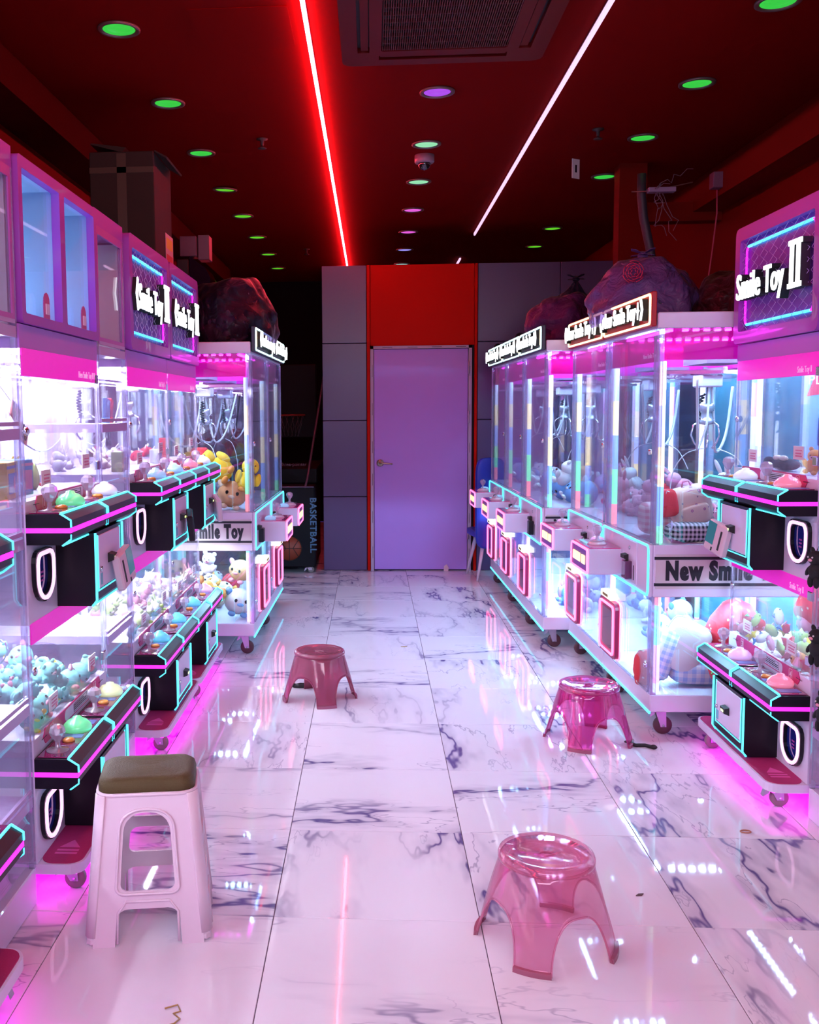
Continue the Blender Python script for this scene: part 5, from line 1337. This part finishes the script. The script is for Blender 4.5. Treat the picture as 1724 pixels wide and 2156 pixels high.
plasticbag('huge clear plastic bag of plush on the left big machine', -.93, 6.55, 1.915, .30, .45, .44, (.30, .20, .45), (.035, .022, .07), 35, False, haze=.35)
bagfill(-.93, 6.55, 1.915, .26, .38, .38, 7, ['brown', 'tan', 'grey'], 7, 'the huge left bag')
plasticbag('dark plastic bag with a pink plush behind the left header sign', -1.22, 6.25, 1.915, .17, .22, .36, (.4, .15, .25), (.05, .01, .025), 36, False, haze=.3)
bagfill(-1.22, 6.25, 1.915, .13, .17, .30, 2, ['pink', 'tan'], 8, 'the dark left bag')
# small lamps on the far right machine
for k, (x, y) in enumerate(((1.06, 8.45), (1.12, 8.25), (1.07, 7.3))):
    o = MB().tube([(0, 0, 0), (0, 0, .07)], .006, 6).lathe([(.012, -.03), (.030, -.025), (.034, .03), (.028, .03), (.010, -.01)], 16, (0, 0, .10), ax='y').build('spot_lamp', mat('spot_black', (.02, .02, .03), .4), None, (x, y, 1.911+.0))
    tag(o, ('small black spotlight at the far end of the right machine roofs', 'small black spotlight just behind the farthest marquee', 'small black spotlight between the dark marquees')[k], 'lamp', 'black spotlights')
# arcade basketball machine
e = empty('basketball_arcade_machine', 'dark basketball arcade machine in the black opening left of the partition', 'arcade machine', (-.88, 8.95, 0), 0)
AB = mat('arcade_black', (.004, .004, .006), .5, spec=.15)
MB().bbox(-.30, .36, .0, .9, .06, .80, .01).bbox(-.30, .36, .45, 1.9, .80, .95, .01).build('cabinet', AB, e)
MB().tube([(.27, .0, .80), (.27, .30, .85), (.40, .9, 1.80), (.44, 1.2, 2.3)], .012, 6).tube([(-.27, .0, .80), (-.27, 1.2, 2.3)], .012, 6).tube([(-.28, 0, .802), (.35, 0, .802)], .008, 6).build('side_rail', mat('rail_grey', (.10, .08, .12), .4), e)
MB().bbox(-.28, .28, 1.85, 1.9, 1.2, 2.0, .01).build('backboard', mat('backboard_dark', (.006, .006, .008), .5, spec=.15), e)
MB().tube([(.16*math.cos(t), 1.66+.16*math.sin(t), 1.45) for t in [i*pi/10 for i in range(20)]], .010, 6, True).build('hoop', mat('hoop_red', (.25, .03, .02), .4), e)
nt_ = MB()
for i in range(14):
    a = i*2*pi/14; nt_.tube([(.15*math.cos(a), 1.66+.15*math.sin(a), 1.44), (.12*math.cos(a+.22), 1.66+.12*math.sin(a+.22), 1.33), (.09*math.cos(a), 1.66+.09*math.sin(a), 1.22)], .002, 3)
o = nt_.build('net', mat('net_grey', (.2, .2, .22), .6), e)
BL_ = mat('arcade_blue_lettering', (.03, .08, .16), .5, emit=(.02, .06, .12), es=.5)
text('side_lettering', 'BASKETBALL', .082, BL_, e, (.315, -.004, .705), rot=(pi/2, pi/2, 0), ext=.001, bold=.002, sx=1.02, space=1.1)
text('front_lettering', 'three-pointer', .045, mat('faint_red_lettering', (.12, .03, .05), .5), e, (.02, .28, .98), ext=.001)
bl = MB().lathe([(0, 0), (.115, 0), (.115, .004), (0, .004)], 32, (.12, -.0, .235), ax='y'); bl.build('ball_emblem', mat('emblem_orange', (.22, .035, .01), .5), e)
lb = MB().tube([(.12+.115*math.cos(t), -.006, .235+.115*math.sin(t)) for t in [i*pi/14 for i in range(28)]], .003, 4, True).tube([(.005, -.006, .235), (.235, -.006, .235)], .003, 4).tube([(.12, -.006, .12), (.12, -.006, .35)], .003, 4)
for s in (-1, 1): lb.tube([(.12+s*.085, -.006, .315), (.12+s*.035, -.006, .235), (.12+s*.085, -.006, .155)], .003, 4)
lb.build('emblem_lines', BLACKM, e)
MB().bbox(.0, .20, -.02, .0, .52, .66, .01).build('coin_panel', mat('coin_panel_grey', (.16, .14, .18), .4), e)
for xx in (-.24, .30): caster(e, xx, .06, .06, .03, False); 
# blue chair behind the far right machine
e = empty('chair', 'deep blue plastic shell chair with white legs at the partition', 'chair', (1.12, 8.62, 0), rad(8))
b = MB(); cushion(b, (0, .0, .68), .225, .035, .40, .28); b.build('backrest', mat('chair_blue', (.012, .03, .42), .4), e)
b = MB(); cushion(b, (0, .20, .40), .22, .22, .035, .35); b.build('seat', mat('chair_blue', (.012, .03, .42), .4), e)
CWL = mat('chair_leg_white', (.72, .62, .75), .4)
for sx, sy in ((-1, 0), (1, 0), (-1, 1), (1, 1)):
    MB().tube([(sx*.13, .06+sy*.26, .38), (sx*.21, .0+sy*.40-.03, .0)], .020, 8, r2=.010).build('leg', CWL, e)
# cables, conduit and junk near the ceiling on the right
GREYP = mat('pipe_grey', (.035, .03, .05), .5)
o = MB().tube([(1.735, 6.60, 2.99), (1.735, 6.60, 2.86), (1.75, 6.60, 2.72), (1.80, 6.60, 2.50), (1.84, 6.60, 2.2), (1.86, 6.55, 1.914)], .028, 10).build('flexible_duct', GREYP, None); tag(o, 'grey flexible duct rising from the right machines to the ceiling wiring', 'duct')
e = empty('wiring_bracket', 'thin bracket with loose wires near the ceiling on the right', 'wiring', (1.66, 6.55, 2.86))
MB().bbox(.10, .27, -.03, .03, -.0, .03, .003).build('junction_box', mat('junction_grey', (.30, .22, .38), .5), e)
MB().tube([(0, 0, .01), (.12, 0, .01), (.38, 0, .06)], .004, 5).build('rod', mat('rod_brown', (.20, .08, .08), .6), e)
rn = random.Random(4); w = MB()
for k in range(8):
    p = Vector((.16, 0, .02)); pts = [p]
    for q in range(7): p = p+Vector((rn.uniform(-.03, .05), rn.uniform(-.03, .03), rn.uniform(-.04, .055) if k < 4 else rn.uniform(-.075, .01))); pts.append(p)
    w.tube(pts, .0022, 4)
w.build('loose_wires', mat('wire_grey', (.22, .14, .2), .6), e)
o = MB().tube([(2.24, 6.70, 2.93), (2.245, 6.70, 2.75), (2.22, 6.7, 2.5), (2.17, 6.65, 2.2), (2.15, 6.6, 1.95)], .005, 6).build('hanging_cable', mat('cable_red', (.40, .05, .12), .5), None); tag(o, 'thin reddish cable hanging down the right wall', 'cable')
o = MB().bbox(2.19, 2.30, 6.62, 6.70, 2.90, 3.0, .004).build('junction_box', mat('junction_dark', (.15, .06, .12), .5), None); tag(o, 'small junction box at the end of the red wall beam', 'junction box')
# black plush keychains hung outside the right tower
def keyplush(z, label, y=3.50):
    e = empty('keychain', label, 'keychain', (1.545, y, z), -pi/2+.3)
    MB().ball((0, 0, 0), (.028, .024, .034), 14, 10).build('body', FM['black'], e)
    hd = MB().ball((0, -.004, .046), (.029, .025, .026), 14, 10).build('head', FM['black'], e)
    for q in (-1, 1):
        MB().ball((q*.020, 0, .070), (.009, .007, .014), 8, 6, rot=Matrix.Rotation(q*.5, 3, 'Y')).build('ear', FM['black'], hd)
        MB().ball((q*.032, -.004, -.002), (.009, .009, .024), 8, 6, rot=Matrix.Rotation(-q*.6, 3, 'Y')).build('arm', FM['black'], e)
        MB().ball((q*.014, -.010, -.038), (.010, .012, .022), 8, 6).build('leg', FM['black'], e)
        MB().ball((q*.010, -.027, .050), .0035, 6, 5).build('eye', mat('eye_white', (.8, .8, .8), .3), hd)
    MB().ball((0, -.027, .040), (.009, .006, .006), 8, 6).build('snout', FM['pink'], hd)
    MB().tube([(0, 0, .072), (.005, .005, .10), (.01, .02, .12)], .0015, 4).build('cord', CHROME, e)
    return e
keyplush(.925, 'upper black plush keychain with pointed ears at the right photo edge')
keyplush(.655, 'lower black plush keychain at the right photo edge', 3.47)
keyplush(.44, 'dim black plush keychain low inside the right acrylic tower', 3.40)
# litter on the floor
def litter(name, label, cat, mb, mt, x, y, rz=0):
    o = mb.build(name, mt, None, (x, y, 0), (0, 0, rz)); tag(o, label, cat); return o
def clip():
    b = MB().tube([(-.055, 0, .010), (-.03, -.012, .010), (.01, -.016, .010), (.04, -.006, .010)], .010, 8).tube([(-.05, .012, .012), (-.02, .022, .014), (.03, .012, .012)], .006, 6)
    b.ball((-.055, .004, .012), (.014, .014, .012), 10, 8); return b
litter('hair_clip', 'black hair clip on the floor under the dull red stool', 'hair clip', clip(), BLACKM, -.37, 5.22, .2)
b = MB().tube([(-.05, .01, .008), (-.02, -.01, .008), (.02, .004, .008), (.05, -.012, .008)], .008, 8).tube([(-.05+.018*math.cos(t), .012+.014*math.sin(t), .012) for t in [i*pi/6 for i in range(12)]], .003, 5, True).ball((.055, -.014, .010), (.016, .012, .010), 10, 8)
litter('strap_keyring', 'black strap keyring on the floor by the magenta-pink stool', 'keyring', b, BLACKM, 1.185, 4.33, -.3)
b = MB().prism([(-.020, 0), (.022, 0), (.026, .030), (.006, .062), (-.018, .045)], 'y', -.002, .002)
litter('paper_scrap', 'small pink paper scrap standing against the bottom of the door', 'paper', b, mat('paper_pink', (.75, .5, .58), .7), .685, 9.115)
b = MB().tube([(-.03, .02, .003), (0, .035, .004), (.012, .01, .003), (-.004, .0, .003), (.016, -.02, .003), (.006, -.04, .003), (-.012, -.05, .003)], .0022, 5)
litter('twist_tie', 'curly gold twist tie on the marble near the white stool', 'twist tie', b, mat('twist_gold', (.55, .35, .12), .35, metal=.5), -.495, 2.30)
b = MB().tube([(.018*math.cos(t), .012*math.sin(t), .002) for t in [i*pi/7 for i in range(14)]], .0022, 5, True)
litter('rubber_band', 'small brown rubber band loop on the floor at right', 'rubber band', b, mat('band_brown', (.45, .16, .08), .5), 1.315, 3.45)
b = MB().prism([(-.014, 0), (0, .006), (.016, .002), (.004, -.006)], 'z', .0005, .003)
litter('dead_leaf', 'tiny brown leaf scrap on the tile behind the nearest pink stool', 'leaf', b, mat('scrap_brown', (.10, .05, .05), .7), .82, 2.97, .4)
b = MB().prism([(-.02, 0), (0, .008), (.022, .002), (.004, -.008)], 'z', .0005, .004)
litter('foil_scrap', 'tiny gold foil scrap in the middle of the aisle', 'foil', b, mat('foil_gold', (.5, .35, .12), .3, metal=.8), .199, 6.15, .2)
